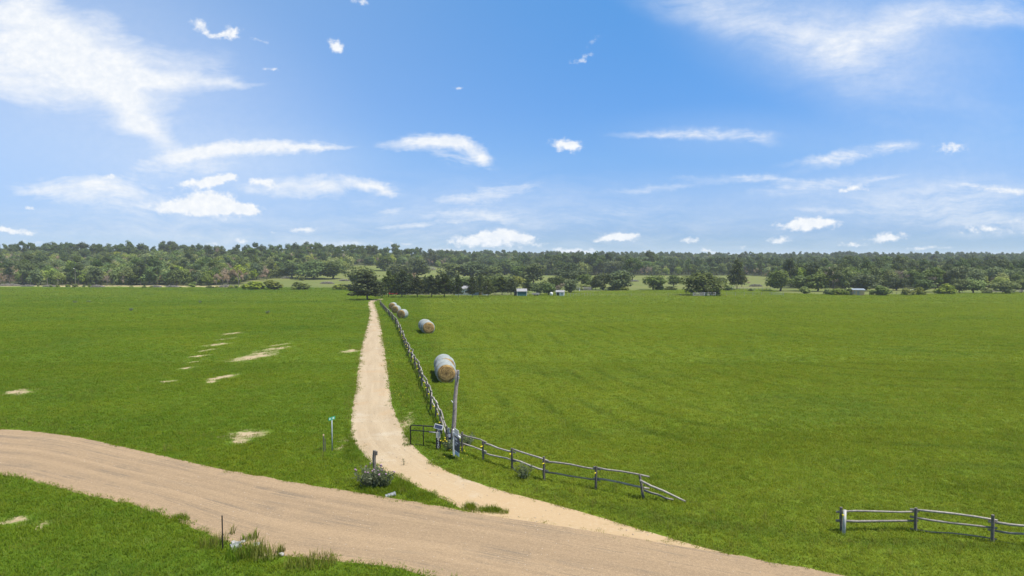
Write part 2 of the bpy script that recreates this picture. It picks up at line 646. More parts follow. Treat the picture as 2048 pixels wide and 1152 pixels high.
def cards(C, N, S, asp, r):
    """diamond leaf cards -> V, F(4)"""
    n = len(C)
    ref = unit(r.normal(size=(n, 3)))
    a = unit(np.cross(N, ref))
    b = np.cross(N, a)
    S = S[:, None]
    V = np.stack([C + a * S, C + b * S * asp, C - a * S, C - b * S * asp], 1).reshape(-1, 3)
    F = np.arange(4 * n).reshape(n, 4)
    return V, F


def mbq(mb):
    """MB faces as quads only"""
    V = np.array(mb.v, float)
    F = [f if len(f) == 4 else None for f in mb.f]
    F = np.array([f for f in F if f is not None])
    return V, F


# ------------------------------------------------------------------ tree shapes (unit height, unit width)
def blob_crown(r, blobs, n, size, asp=.6, up=.35, shell=.55):
    w = np.array([b[1][0] * b[1][1] + b[1][0] * b[1][2] for b in blobs])
    idx = r.choice(len(blobs), n, p=w / w.sum())
    c = np.array([b[0] for b in blobs])[idx]
    rad = np.array([b[1] for b in blobs])[idx]
    d = unit(r.normal(size=(n, 3)))
    q = r.uniform(shell ** 3, 1.12, n) ** (1 / 3)
    C = c + d * rad * q[:, None]
    N = unit(d * .8 + np.array([0, 0, up + .25]) + r.normal(size=(n, 3)) * .4)
    S = size * r.uniform(.6, 1.3, n)
    V, F = cards(C, N, S, asp, r)
    return V, F, np.repeat(r.uniform(0, 1, n), 4)


def limb(mb, a, b, r0, r1, r, n=5, seg=3, bend=.06):
    a, b = Vector(a), Vector(b)
    L = (b - a).length
    pts, rr = [], []
    for i in range(seg + 1):
        t = i / seg
        p = a.lerp(b, t)
        if 0 < i < seg:
            p += Vector(r.normal(size=3)) * L * bend
        pts.append(p)
        rr.append(r0 + (r1 - r0) * t)
    mb.tube(pts, rr, n)


def make_oak(seed, n=1500, size=.046, mat='oak', low=.05, spread=.34):
    r = np.random.default_rng(seed)
    tr = MB()
    limb(tr, (0, 0, -.03), (r.normal() * .02, r.normal() * .02, .4), .032, .02, r, 7)
    blobs = []
    nb = 20
    for i in range(nb):
        d = unit(r.normal(size=3))
        q = r.uniform(.6, 1.0)
        s = r.uniform(.12, .2)
        c = np.array([d[0] * spread * q, d[1] * spread * q, .5 + d[2] * .36 * q])
        c[2] = min(max(c[2], low + s * .85), 1 - s * .85)
        blobs.append((c, np.array([s * 1.15, s * 1.15, s * .85])))
        if i % 2 == 0:
            limb(tr, (0, 0, r.uniform(.2, .42)), c, .012, .004, r)
    blobs.append((np.array([0, 0, .52]), np.array([.28, .28, .3])))
    V, F, lr = blob_crown(r, blobs, n, size)
    tm = npmesh('trunk', *mbq(tr), M['bark'])
    cm = npmesh('crown', V, F, M[mat], {'leafrand': lr})
    return tm, cm


def make_ypine(seed, n=2400, size=.044, mat='ypine'):
    r = np.random.default_rng(seed)
    tr = MB()
    limb(tr, (0, 0, -.03), (r.normal() * .015, r.normal() * .015, .97), .022, .004, r, 6, 4, .008)
    C, N = [], []
    z0 = .21
    whorl = 15
    for i in range(whorl):
        t = i / (whorl - 1)
        z = z0 + t * (.97 - z0)
        rad = .54 * (1 - t) ** .55 * (1 if t > .1 else .85)
        for k in range(int(8 - 3 * t)):
            az = r.uniform(0, 2 * math.pi)
            L = rad * r.uniform(.55, 1.08)
            end = np.array([math.cos(az) * L, math.sin(az) * L, z + r.uniform(-.03, .06)])
            limb(tr, (0, 0, z - .02), end, .005, .0015, r, 3, 2, .03)
            m = max(5, int(n * (rad + .08) / 34))
            q = r.uniform(.25, 1.05, m)
            c = np.array([0, 0, z - .02]) + (end - np.array([0, 0, z - .02])) * q[:, None]
            c = c + r.normal(size=(m, 3)) * np.array([.035, .035, .018])
            C.append(c)
            N.append(unit(np.array([0, 0, .7]) + r.normal(size=(m, 3)) * .6))
    C, N = np.concatenate(C), np.concatenate(N)
    V, F = cards(C, N, size * r.uniform(.6, 1.2, len(C)), .55, r)
    tm = npmesh('trunk', *mbq(tr), M['bark'])
    cm = npmesh('crown', V, F, M[mat], {'leafrand': np.repeat(r.uniform(0, 1, len(C)), 4)})
    return tm, cm


def make_pine(seed, n=1300, size=.042):
    r = np.random.default_rng(seed)
    tr = MB()
    limb(tr, (0, 0, -.03), (r.normal() * .03, r.normal() * .03, .92), .022, .006, r, 6, 4, .01)
    blobs = []
    for i in range(13):
        t = r.uniform(0, 1)
        z = .42 + t * .5
        rad = .38 * (1 - abs(t - .45) ** 1.5 * 1.3)
        az = r.uniform(0, 6.28)
        q = r.uniform(.3, 1) * rad
        c = np.array([math.cos(az) * q, math.sin(az) * q, z])
        s = r.uniform(.09, .15)
        blobs.append((c, np.array([s * 1.4, s * 1.4, s * .6])))
        limb(tr, (0, 0, z - .05), c, .008, .003, r, 4, 2)
    blobs.append((np.array([0, 0, .9]), np.array([.16, .16, .1])))
    V, F, lr = blob_crown(r, blobs, n, size, .5, .5, .3)
    return npmesh('trunk', *mbq(tr), M['bark']), npmesh('crown', V, F, M['pine'], {'leafrand': lr})


def make_dead(seed, n=1200):
    r = np.random.default_rng(seed)
    tr = MB()
    ends = []

    def grow(p, d, L, rad, depth):
        e = p + d * L
        limb(tr, p, e, rad, rad * .6, r, 4, 2, .06)
        if depth == 0:
            ends.append((p, e))
            return
        for k in range(3 if depth > 1 else 4):
            nd = unit(d + r.normal(size=3) * .55 + np.array([0, 0, .12]))
            grow(p + d * L * r.uniform(.6, 1), nd, L * r.uniform(.6, .8), rad * .55, depth - 1)

    grow(np.array([0, 0, -.03]), np.array([0, 0, 1.0]), .36, .024, 3)
    P = np.array([a for a, b in ends])
    Q = np.array([b for a, b in ends])
    i = r.integers(0, len(ends), n)
    C = P[i] + (Q[i] - P[i]) * r.uniform(0, 1.3, (n, 1)) + r.normal(size=(n, 3)) * .03
    V, F = cards(C, unit(r.normal(size=(n, 3))), .024 * r.uniform(.5, 1.3, n), .4, r)
    return npmesh('trunk', *mbq(tr), M['greybark']), npmesh('crown', V, F, M['dry'], {'leafrand': np.repeat(r.uniform(0, 1, n), 4)})


def make_shrub(seed, n=1300, size=.066, mat='shrub'):
    r = np.random.default_rng(seed)
    tr = MB()
    blobs = []
    for i in range(13):
        az = r.uniform(0, 6.28)
        q = r.uniform(0, 1) ** .6
        z = r.uniform(.2, .42) if q > .6 else r.uniform(.35, .72)
        s = r.uniform(.17, .27)
        c = np.array([math.cos(az) * q * .36, math.sin(az) * q * .36, z])
        c[2] = min(c[2], 1 - s * 1.05)
        blobs.append((c, np.array([s * .85, s * .85, s * 1.1])))
        limb(tr, (c[0] * .2, c[1] * .2, -.05), c, .018, .006, r, 4, 2)
    V, F, lr = blob_crown(r, blobs, n, size)
    V[:, 2] = np.maximum(V[:, 2], -.02)
    return npmesh('trunk', *mbq(tr), M['bark']), npmesh('crown', V, F, M[mat], {'leafrand': lr})


VAR = {
    'oak': [make_oak(10 + i) for i in range(5)],
    'lime': [make_oak(30 + i, mat='lime') for i in range(3)],
    'oakd': [make_oak(20 + i, mat='darkoak') for i in range(4)],
    'bigoak': [make_oak(47, 2600, .036, 'darkoak', .04, .36), make_oak(48, 2400, .036, 'darkoak', .12, .36)],
    'ypine': [make_ypine(50 + i) for i in range(4)],
    'pine': [make_pine(60 + i) for i in range(4)],
    'dead': [make_dead(70 + i) for i in range(4)],
    'shrub': [make_shrub(80 + i) for i in range(4)],
    'limeshrub': [make_shrub(90 + i, mat='lime') for i in range(2)],
}
NAME = {'oak': 'oak_tree', 'oakd': 'oak_tree', 'lime': 'broadleaf_tree', 'bigoak': 'oak_tree', 'ypine': 'pine_tree', 'pine': 'pine_tree',
        'dead': 'bare_tree', 'shrub': 'shrub', 'limeshrub': 'shrub'}
CAT = {'oak': 'tree', 'oakd': 'tree', 'lime': 'tree', 'bigoak': 'tree', 'ypine': 'pine tree', 'pine': 'pine tree', 'dead': 'bare tree',
       'shrub': 'shrub', 'limeshrub': 'shrub'}


def place_tree(kind, x, y, h, w, label, group=None, var=None, name=None):
    k = rng.integers(0, len(VAR[kind])) if var is None else var
    tm, cm = VAR[kind][k]
    o = thing(name or NAME[kind], label, CAT[kind], (x, y, Hs(x, y)), rng.uniform(0, 6.28), group, (w, w, h))
    link('trunk' if 'shrub' not in kind else 'stem', tm, o)
    link('crown' if 'shrub' not in kind else 'foliage', cm, o)
    return o


def tree_px(kind, px, base, top, wpx, label, group=None, var=None, d=None):
    p = at(px, base) if d is None else Vector(((px - 1024) / FPX * d, d, 0))
    h = ztop(top, p.y) - Hs(p.x, p.y)
    return place_tree(kind, p.x, p.y, h, px2m(wpx, p.y) * 1.08, label, group, var)


# ------------------------------------------------------------------ ground sheet
def axis(parts):
    out = []
    for a, b, s in parts:
        out += list(np.arange(a, b, s))
    return out


geo = lambda a, b, k: list(np.geomspace(a, b, k))
ys = axis([(-60, 0, 6), (0, 120, 2), (120, 420, 4), (420, 1300, 10)]) + geo(1300, 11000, 40)
xs_p = axis([(0, 60, 2), (60, 500, 6), (500, 1000, 15)]) + geo(1000, 11000, 30)
xs = [-x for x in reversed(xs_p[1:])] + xs_p
XX, YY = np.meshgrid(xs, ys)
ZZ = H(XX, YY)
GPX = 1024 + FPX * XX / np.maximum(YY, 30)


def field_edge(px):
    return np.interp(px, [-600, 0, 450, 700, 760, 1040, 1150, 1400, 1540, 1560, 1700, 1850, 2048, 2700],
                     [380, 362, 352, 338, 262, 262, 300, 322, 322, 285, 266, 275, 292, 300])


def forest_start(px):
    return np.interp(px, [-900, 0, 470, 500, 560, 600, 690, 705, 900, 1050, 1100, 1500, 1545, 1570, 2048, 3000],
                     [372, 370, 368, 425, 450, 485, 505, 585, 640, 600, 560, 560, 520, 335, 330, 330])


nx, ny = len(xs), len(ys)
V = np.stack([XX, YY, ZZ], -1).reshape(-1, 3)
i = np.arange(nx * ny).reshape(ny, nx)
F = np.stack([i[:-1, :-1], i[:-1, 1:], i[1:, 1:], i[1:, :-1]], -1).reshape(-1, 4)
fe = field_edge(GPX)
fs = forest_start(GPX)
past = sstep(-3, 6, YY - fe)
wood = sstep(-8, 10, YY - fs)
sand = sstep(-6, 0, YY - fe) * (1 - sstep(14, 22, YY - fe)) * (GPX < 480)
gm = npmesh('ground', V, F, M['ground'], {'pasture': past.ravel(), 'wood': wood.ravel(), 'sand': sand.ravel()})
gm.polygons.foreach_set('use_smooth', [True] * len(gm.polygons))
tag(link('ground', gm), kind='structure')


# ------------------------------------------------------------------ road and driveway
def strip(name, L, Rr, z, mat, step=.45, cols=14, jit=.14, lower=None):
    L = [at(*p) for p in L]
    Rr = [at(*p) for p in Rr]
    LL, RR, lo = [], [], []
    for k in range(len(L) - 1):
        n = max(1, int(max((L[k + 1] - L[k]).length, (Rr[k + 1] - Rr[k]).length) / step))
        for j in range(n):
            t = j / n
            LL.append(L[k].lerp(L[k + 1], t))
            RR.append(Rr[k].lerp(Rr[k + 1], t))
            lo.append((lower[k] * (1 - t) + lower[k + 1] * t) if lower else 0)
    LL.append(L[-1])
    RR.append(Rr[-1])
    lo.append(lower[-1] if lower else 0)
    LL = np.array(LL)[:, :2]
    RR = np.array(RR)[:, :2]
    n = len(LL)
    for A in (LL, RR):                                       # round the corners off
        k = 5
        pad = np.concatenate([np.repeat(A[:1], k, 0), A, np.repeat(A[-1:], k, 0)])
        ker = np.ones(2 * k + 1) / (2 * k + 1)
        for c in range(2):
            A[:, c] = np.convolve(pad[:, c], ker, 'valid')
    mid = (LL + RR) / 2
    al = np.concatenate([[0], np.cumsum(np.linalg.norm(np.diff(mid, axis=0), axis=1))])
    r = np.random.default_rng(len(name))
    t = np.linspace(0, 1, cols)
    P = LL[:, None, :] * (1 - t)[None, :, None] + RR[:, None, :] * t[None, :, None]
    for col, sg in ((0, -1), (cols - 1, 1)):                 # ragged edge
        j = r.normal(size=n) * jit
        j = j + np.convolve(r.normal(size=n + 8), np.ones(9) / 9, 'valid')[:n] * jit * 1.6
        P[:, col] += unit(RR - LL) * (sg * j)[:, None]
    LL, RR = P[:, 0].copy(), P[:, -1].copy()
    Z = H(P[..., 0], P[..., 1]) + z
    Z[:, 0] -= z + .05
    Z[:, -1] -= z + .05
    V = np.concatenate([P, Z[..., None]], -1).reshape(-1, 3)
    i = np.arange(n * cols).reshape(n, cols)
    F = np.stack([i[:-1, :-1], i[:-1, 1:], i[1:, 1:], i[1:, :-1]], -1).reshape(-1, 4)
    me = npmesh(name, V, F[:, ::-1], mat, {'along': np.repeat(al, cols), 'across': np.tile(t, n),
                                           'lower': np.repeat(lo, cols)})
    me.polygons.foreach_set('use_smooth', [True] * len(me.polygons))
    tag(link(name, me), kind='structure')
    return np.concatenate([LL + (RR - LL) * .035, (RR + (LL - RR) * .035)[::-1]])


ROAD_T = [(-700, 808), (-350, 826), (-120, 846), (0, 857), (100, 862), (200, 881), (300, 904), (400, 927), (500, 947), (600, 965), (700, 979),
          (790, 990), (870, 1008), (930, 1022), (1000, 1031), (1100, 1045), (1250, 1069), (1400, 1094), (1500, 1114), (1600, 1130),
          (1700, 1148), (1800, 1166), (1950, 1200)]
ROAD_B = [(-1150, 858), (-700, 886), (-350, 920), (-150, 940), (0, 953), (60, 962), (150, 990), (250, 1005), (330, 1038), (400, 1070), (450, 1092),
          (520, 1112), (600, 1124), (680, 1120), (760, 1132), (830, 1150), (900, 1168), (980, 1185), (1060, 1205), (1150, 1228), (1250, 1250), (1400, 1300), (1550, 1350)]
road_poly = strip('road', ROAD_T, ROAD_B, .045, M['road'], .5, 22, .10)
DRIVE = [((768, 597.6), (771, 598.6)), ((757, 598.2), (765, 599.4)), ((745, 599.8), (755, 601.6)), ((736, 602.5), (748.5, 605)), ((735, 612), (752, 612)), ((737, 622), (756, 622)),
         ((736, 640), (761, 640)), ((731, 655), (764, 655)), ((724, 680), (769, 680)), ((716, 710), (774, 710)), ((711, 745), (780, 745)),
         ((706, 785), (785, 785)), ((700, 820), (793, 820)), ((695, 850), (805, 850)), ((694, 875), (820, 875)), ((706, 900), (838, 900)),
         ((730, 922), (866, 924)), ((762, 945), (905, 945)), ((800, 962), (955, 969)), ((850, 984), (1025, 984)), ((885, 1004), (1100, 1003)),
         ((905, 1020), (1180, 1023)), ((960, 1034), (1290, 1057)), ((1100, 1054), (1390, 1088)), ((1300, 1082), (1440, 1103)), ((1400, 1100), (1470, 1112))]
low = [0] * 15 + [.1, .3, .5, .6, .8, 1, 1, 1, 1, 1, 1]
drive_poly = strip('driveway', [a for a, b in DRIVE], [b for a, b in DRIVE], .02, M['drive'], .5, 14, .11, low)


def inside(poly, x, y):
    r = np.zeros(x.shape, bool)
    j = len(poly) - 1
    for k in range(len(poly)):
        xi, yi = poly[k]
        xj, yj = poly[j]
        if yi != yj:
            c = ((yi > y) != (yj > y)) & (x < (xj - xi) * (y - yi) / (yj - yi) + xi)
            r ^= c
        j = k
    return r


# ------------------------------------------------------------------ grass: scattered tufts over the near field (one mass)
def blades(r, n, rad, h0, h1, w, lean=.35):
    Vs, Fs, tp = [], [], []
    for k in range(n):
        a = r.uniform(0, 6.28)
        q = rad * math.sqrt(r.uniform(0, 1))
        b = np.array([math.cos(a) * q, math.sin(a) * q, -.02])
        h = r.uniform(h0, h1)
        la = r.uniform(0, 6.28)
        ld = np.array([math.cos(la), math.sin(la), 0]) * h * r.uniform(.1, lean * 2)
        s = np.array([-math.sin(la + r.normal() * .5), math.cos(la), 0]) * w * r.uniform(.6, 1.2)
        m = b + np.array([0, 0, h * .6]) + ld * .35
        t = b + np.array([0, 0, h * r.uniform(.8, 1)]) + ld
        o = len(Vs) * 5
        Vs.append(np.array([b - s, b + s, m + s * .8, m - s * .8, t]))
        Fs += [(o, o + 1, o + 2), (o, o + 2, o + 3), (o + 3, o + 2, o + 4)]
        tp += [0, 0, .6, .6, 1]
    return np.concatenate(Vs), np.array(Fs), np.array(tp)


def tuft_objs(name, mat, specs):
    c = bpy.data.collections.new(name)
    for k, s in enumerate(specs):
        V, F, tp = blades(np.random.default_rng(200 + k), *s)
        me = npmesh(name, V, F, mat, {'tip': tp})
        o = bpy.data.objects.new(f'{name}_{k:02d}', me)
        c.objects.link(o)
    return c


def scatter_group(coll):
    ng = bpy.data.node_groups.new('scatter', 'GeometryNodeTree')
    ng.interface.new_socket('Geometry', in_out='INPUT', socket_type='NodeSocketGeometry')
    ng.interface.new_socket('Geometry', in_out='OUTPUT', socket_type='NodeSocketGeometry')
    n, L = ng.nodes, ng.links
    gi, go = n.new('NodeGroupInput'), n.new('NodeGroupOutput')
    ip, ci = n.new('GeometryNodeInstanceOnPoints'), n.new('GeometryNodeCollectionInfo')
    ci.inputs[0].default_value = coll
    ci.inputs[1].default_value = True
    ci.inputs[2].default_value = True

    def na(nm, ty):
        x = n.new('GeometryNodeInputNamedAttribute')
        x.data_type = ty
        x.inputs[0].default_value = nm
        return [s for s in x.outputs if s.enabled][0]

    L.new(gi.outputs[0], ip.inputs['Points'])
    L.new(ci.outputs[0], ip.inputs['Instance'])
    ip.inputs['Pick Instance'].default_value = True
    L.new(na('idx', 'INT'), ip.inputs['Instance Index'])
    L.new(na('scl', 'FLOAT_VECTOR'), ip.inputs['Scale'])
    L.new(na('rot', 'FLOAT_VECTOR'), ip.inputs['Rotation'])
    L.new(ip.outputs[0], go.inputs[0])
    return ng


def scatter(name, coll, P, scl, nvar, cat=None, label=None, idx=None, tilt=.12):
    n = len(P)
    me = bpy.data.meshes.new(name)
    me.vertices.add(n)
    me.vertices.foreach_set('co', P.astype(np.float32).ravel())
    a = me.attributes.new('idx', 'INT', 'POINT')
    a.data.foreach_set('value', (rng.integers(0, nvar, n) if idx is None else idx).astype(np.int32))
    a = me.attributes.new('scl', 'FLOAT_VECTOR', 'POINT')
    a.data.foreach_set('vector', scl.astype(np.float32).ravel())
    rot = np.stack([rng.normal(size=n) * tilt, rng.normal(size=n) * tilt, rng.uniform(0, 6.28, n)], 1)
    a = me.attributes.new('rot', 'FLOAT_VECTOR', 'POINT')
    a.data.foreach_set('vector', rot.astype(np.float32).ravel())
    o = link(name, me)
    m = o.modifiers.new('scatter', 'NODES')
    m.node_group = scatter_group(coll)
    tag(o, label, cat, kind='stuff')
    return o


TUFT = tuft_objs('tuft', M['grass'], [(46, .34, .10, .26, .011, .5), (46, .34, .12, .30, .011, .6), (46, .36, .08, .20, .012, .5), (40, .30, .14, .34, .010, .4),
                                      (60, .40, .06, .16, .013, .6)])


def sample_band(d0, d1, dens, umax=.86):
    st = 1 / math.sqrt(dens)                                  # jittered rows: no clumps, no gaps
    xs_, ys_ = [], []
    for y0 in np.arange(d0, d1, st):
        x0 = np.arange(-umax * y0, umax * y0, st)
        xs_.append(x0 + rng.uniform(-.5, .5, len(x0)) * st)
        ys_.append(y0 + rng.uniform(-.5, .5, len(x0)) * st)
    return np.concatenate(xs_), np.concatenate(ys_)


def vnoise(x, y, s, seed):
    r = np.random.default_rng(seed)
    g = r.uniform(0, 1, (64, 64))
    u, v = x / s, y / s
    i, j = np.floor(u).astype(int), np.floor(v).astype(int)
    fu, fv = u - i, v - j
    fu, fv = fu * fu * (3 - 2 * fu), fv * fv * (3 - 2 * fv)
    G = lambda a, b: g[a % 64, b % 64]
    return (G(i, j) * (1 - fu) + G(i + 1, j) * fu) * (1 - fv) + (G(i, j + 1) * (1 - fu) + G(i + 1, j + 1) * fu) * fv


X_, Y_, S_ = [], [], []
for (d0, d1, dens, s) in ((21, 42, 17, 1.0), (42, 70, 10, 1.15), (70, 120, 4.2, 1.6), (120, 200, 1.5, 2.3), (200, 345, .5, 3.2)):
    x, y = sample_band(d0, d1, dens)
    X_.append(x)
    Y_.append(y)
    S_.append(np.full(len(x), s))
x, y, s = map(np.concatenate, (X_, Y_, S_))
keep = ~inside(road_poly, x, y) & ~inside(drive_poly, x, y)
bv = bare_val(x, y)
keep &= (bv < .05) | (rng.uniform(0, 1, len(x)) < np.clip(.62 - bv * 1.1, .05, 1))
keep &= y < field_edge(1024 + FPX * x / y) + 2
x, y, s = x[keep], y[keep], s[keep]
# verges along the drive and the road grow taller, mown field shorter
n1 = vnoise(x, y, 3.5, 1) * .6 + vnoise(x, y, 1.3, 2) * .4
sideline = x + .138 * y
verge = (sideline > -3.5) & (sideline < 2.2) | (y < 45)
hs = (.52 + .50 * n1) * np.where(verge, .70, .6) * np.where(s > 1.3, .8, 1)
P = np.stack([x, y, H(x, y)], 1)
scl = np.stack([s, s, s * hs], 1)
# islands of grass between drive and road, and over the drive's edge
ex = []
for (cx, cy, rx, ry, n) in ((965, 1020, 38, 5, 26), (940, 1015, 14, 4, 14), (985, 1024, 18, 4, 12), (700, 905, 16, 22, 60), (700, 880, 10, 30, 40), (815, 880, 8, 14, 20),
                            (845, 995, 26, 8, 60), (800, 978, 26, 10, 80), (745, 985, 40, 5, 50), (800, 972, 20, 6, 50), (360, 1040, 14, 6, 20), (1000, 1024, 12, 4, 16)):
    for _ in range(n):
        a, q = rng.uniform(0, 6.28), math.sqrt(rng.uniform(0, 1))
        p = at(cx + rx * q * math.cos(a), cy + ry * q * math.sin(a))
        ex.append((p.x, p.y, p.z))
ex = np.array(ex)
P = np.concatenate([P, ex])
q = rng.uniform(.7, 1.2, len(ex))
scl = np.concatenate([scl, np.stack([q * .6, q * .6, q * rng.uniform(.6, 1.25, len(ex))], 1)])
scatter('grass', TUFT, P, scl, 5, 'grass', 'short green grass covering both fields and the verges')

# taller, paler stalks where nobody mows: along fences, drive and road
TALL = tuft_objs('tall_tuft', M['grass_y'], [(16, .22, .25, .55, .009, .4), (20, .28, .2, .45, .009, .5), (12, .18, .3, .65, .008, .35)])
x, y = sample_band(22, 130, 1.6)
n2 = vnoise(x, y, 2.2, 31) * .55 + vnoise(x, y, .8, 32) * .45
sl = x + .138 * y
rl = (y - 43.5) + .45 * (x + 32.6)                             # height above the road's upper edge line
near = ((sl > -2.0) & (sl < 2.6) & (y > 36)) | ((rl > -.4) & (rl < 5) & (x > -20)) | ((rl > -.4) & (rl < 1.6)) | ((rl < -5.6) & (rl > -7.4))
ok = near & (n2 > .47) & ~inside(road_poly, x, y) & ~inside(drive_poly, x, y)
ok |= (n2 > .74) & (rng.uniform(0, 1, len(x)) < .25) & ~inside(road_poly, x, y) & ~inside(drive_poly, x, y)
x, y = x[ok], y[ok]
q = rng.uniform(.6, 1.05, len(x))
scatter('verge_grass', TALL, np.stack([x, y, H(x, y)], 1), np.stack([q, q, q * rng.uniform(.6, 1.1, len(x))], 1), 3, 'grass', 'taller pale grass stalks along the verges and fences')
FR = tuft_objs('fringe_tuft', M['grass_y'], [(14, .20, .05, .16, .011, .6), (10, .16, .06, .22, .010, .5), (18, .26, .04, .14, .012, .7)])
fx_, fy_ = [], []
for poly, n, wdt, sh in ((drive_poly, 3400, .20, .05), (road_poly, 1300, .22, .10)):
    seg = poly - np.roll(poly, 1, 0)
    L = np.linalg.norm(seg, axis=1)
    L[L > 8] = 0
    near_ = (poly[:, 1] < 170) & (poly[:, 1] > 20)
    p_ = L * near_ / np.maximum(poly[:, 1], 25)
    k = rng.choice(len(poly), n, p=p_ / p_.sum())
    nrm = unit(np.stack([seg[:, 1], -seg[:, 0]], 1))
    q = poly[k] - seg[k] * rng.uniform(0, 1, (n, 1)) + nrm[k] * rng.normal(size=(n, 1)) * wdt
    fx_.append(q[:, 0])
    fy_.append(q[:, 1])
x, y = np.concatenate(fx_), np.concatenate(fy_)
ok = (vnoise(x, y, 1.7, 51) > .34) & (y > 20)
ok &= ~(inside(road_poly, x, y) & (rng.uniform(0, 1, len(x)) < .75)) & ~(inside(drive_poly, x, y) & ((rng.uniform(0, 1, len(x)) < .55) | inside(road_poly, x, y)))
x, y = x[ok], y[ok]
q = rng.uniform(.6, 1.2, len(x)) * np.clip(y / 55, .7, 1.3)
scatter('fringe_grass', FR, np.stack([x, y, H(x, y)], 1), np.stack([q, q, q * .9], 1), 3, 'grass', 'thin yellowish grass fringing the driveway and road edges')
STONE = bpy.data.collections.new('stones')
M['stone'] = simple_mat('loose_stone', (.46, .38, .29), (.26, .21, .16), 8)
for k in range(3):
    r = np.random.default_rng(k)
    mb = MB()
    ring = [(math.cos(a) * r.uniform(.7, 1.1), math.sin(a) * r.uniform(.6, 1.0)) for a in np.linspace(0, 6.28, 7)[:-1]]
    mb.add([(x_, y_, 0) for x_, y_ in ring] + [(x_ * .6, y_ * .6, .55) for x_, y_ in ring] + [(0, 0, .7)],
           [(i, (i + 1) % 6, 6 + (i + 1) % 6, 6 + i) for i in range(6)] + [(6 + i, 6 + (i + 1) % 6, 12) for i in range(6)])
    STONE.objects.link(bpy.data.objects.new(f'stone_{k}', mb.mesh('stone', M['stone'])))
x, y = sample_band(22, 75, 4.5)
n2 = vnoise(x, y, 1.5, 41)
ok = (inside(road_poly, x, y) | inside(drive_poly, x, y)) & (rng.uniform(0, 1, len(x)) < n2)
x, y = x[ok], y[ok]
q = rng.uniform(.012, .04, len(x))
scatter('gravel', STONE, np.stack([x, y, H(x, y) + .035], 1), np.stack([q, q, q], 1), 3, 'gravel', 'loose stones lying on the dirt road and driveway')

# ------------------------------------------------------------------ woodland
rows = []
for sgn_lo, sgn_hi in ((-420, 2500),):
    d = 330.0
    while d < 1330:
        sp = 6.6 if d < 520 else (7.6 if d < 760 else 9.0)
        xl, xr = (sgn_lo - 1024) / FPX * d, (sgn_hi - 1024) / FPX * d
        xx = np.arange(xl, xr, sp) + rng.normal(size=len(np.arange(xl, xr, sp))) * sp * .28
        yy = d + rng.normal(size=len(xx)) * sp * .3
        rows.append(np.stack([xx, yy], 1))
        d += sp
T = np.concatenate(rows)
tp = 1024 + FPX * T[:, 0] / T[:, 1]
ok = T[:, 1] > forest_start(tp)
ok &= ~((tp < 860) & (T[:, 1] > 820))
# glades on the slope behind the big oaks
ok &= ~((tp > 808) & (tp < 905) & (T[:, 1] < 640) & (vnoise(T[:, 0], T[:, 1], 25, 5) > .3))
T, tp = T[ok], tp[ok]
kindn = vnoise(T[:, 0], T[:, 1], 38, 9)
u = rng.uniform(0, 1, len(T))
leftw = tp < 880
kind = np.where(u < .56, 0, np.where(u < .74, 1, 2))          # oak / lime / pine
pinep = np.where(leftw, .10 + .12 * (T[:, 1] > 600), .30)
pinep = np.where((tp > 1040) & (tp < 1500) & (T[:, 1] < 640), .6, pinep)
kind = np.where(rng.uniform(0, 1, len(T)) < pinep, 2, np.where(u < .62 - .2 * (kindn - .5), 0, 1))
kind = np.where(~leftw & (kind == 1) & (u > .8), 0, kind)
deadp = np.where(leftw, .17, .10) + .30 * (kindn > .66) + .12 * (~leftw & (T[:, 1] > 850))
kind = np.where(rng.uniform(0, 1, len(T)) < deadp, 3, kind)
ht = np.array([9.5, 8.5, 12.0, 8.5])[kind] * rng.uniform(.8, 1.22, len(T))
ht = np.where((kind == 2) & (T[:, 1] > 600) & leftw, ht * 1.12, ht)
ht = np.where((tp > 1040) & (tp < 1500) & (T[:, 1] < 640), ht * 1.2, ht)
ht = ht * (.72 + .56 * vnoise(T[:, 0], T[:, 1], 30, 14)) * np.where(leftw & (T[:, 1] > 600) & (kind != 2), .9, 1)
wd = ht * np.array([1.0, 1.02, .62, .95])[kind] * rng.uniform(.85, 1.15, len(T))
KN = ['oak', 'lime', 'pine', 'dead']
inview = (tp > -15) & (tp < 2063)
depth_in = T[:, 1] - forest_start(tp)
score = np.where(inview, T[:, 1] + depth_in * .8, 1e9)
order = np.argsort(score)
single = np.zeros(len(T), bool)
single[order[:230]] = True
GRP = {
    ('oak', 1): ('dark green rounded tree in the front of the wooded hill behind the left field', 'dark broadleaf trees fronting the left hill'),
    ('lime', 1): ('yellowish green rounded tree in the front of the wooded hill behind the left field', 'yellowish trees fronting the left hill'),
    ('pine', 1): ('dark high-crowned pine in the front of the wooded hill behind the left field', 'pines fronting the left hill'),
    ('dead', 1): ('greyish brown leafless tree in the front of the wooded hill behind the left field', 'bare trees fronting the left hill'),
    ('oak', 0): ('dark green rounded tree in the wood beyond the shrubs of the right field', 'dark broadleaf trees of the right wood'),
    ('lime', 0): ('yellowish green rounded tree in the wood beyond the shrubs of the right field', 'yellowish trees of the right wood'),
    ('pine', 0): ('dark high-crowned pine in the wood beyond the shrubs of the right field', 'pines of the right wood'),
    ('dead', 0): ('greyish brown leafless tree in the wood beyond the shrubs of the right field', 'bare trees of the right wood'),
}
for k in np.nonzero(single)[0]:
    kn = KN[kind[k]]
    lb, gr = GRP[(kn, int(leftw[k]))]
    place_tree(kn, T[k, 0], T[k, 1], ht[k], wd[k], lb, gr)

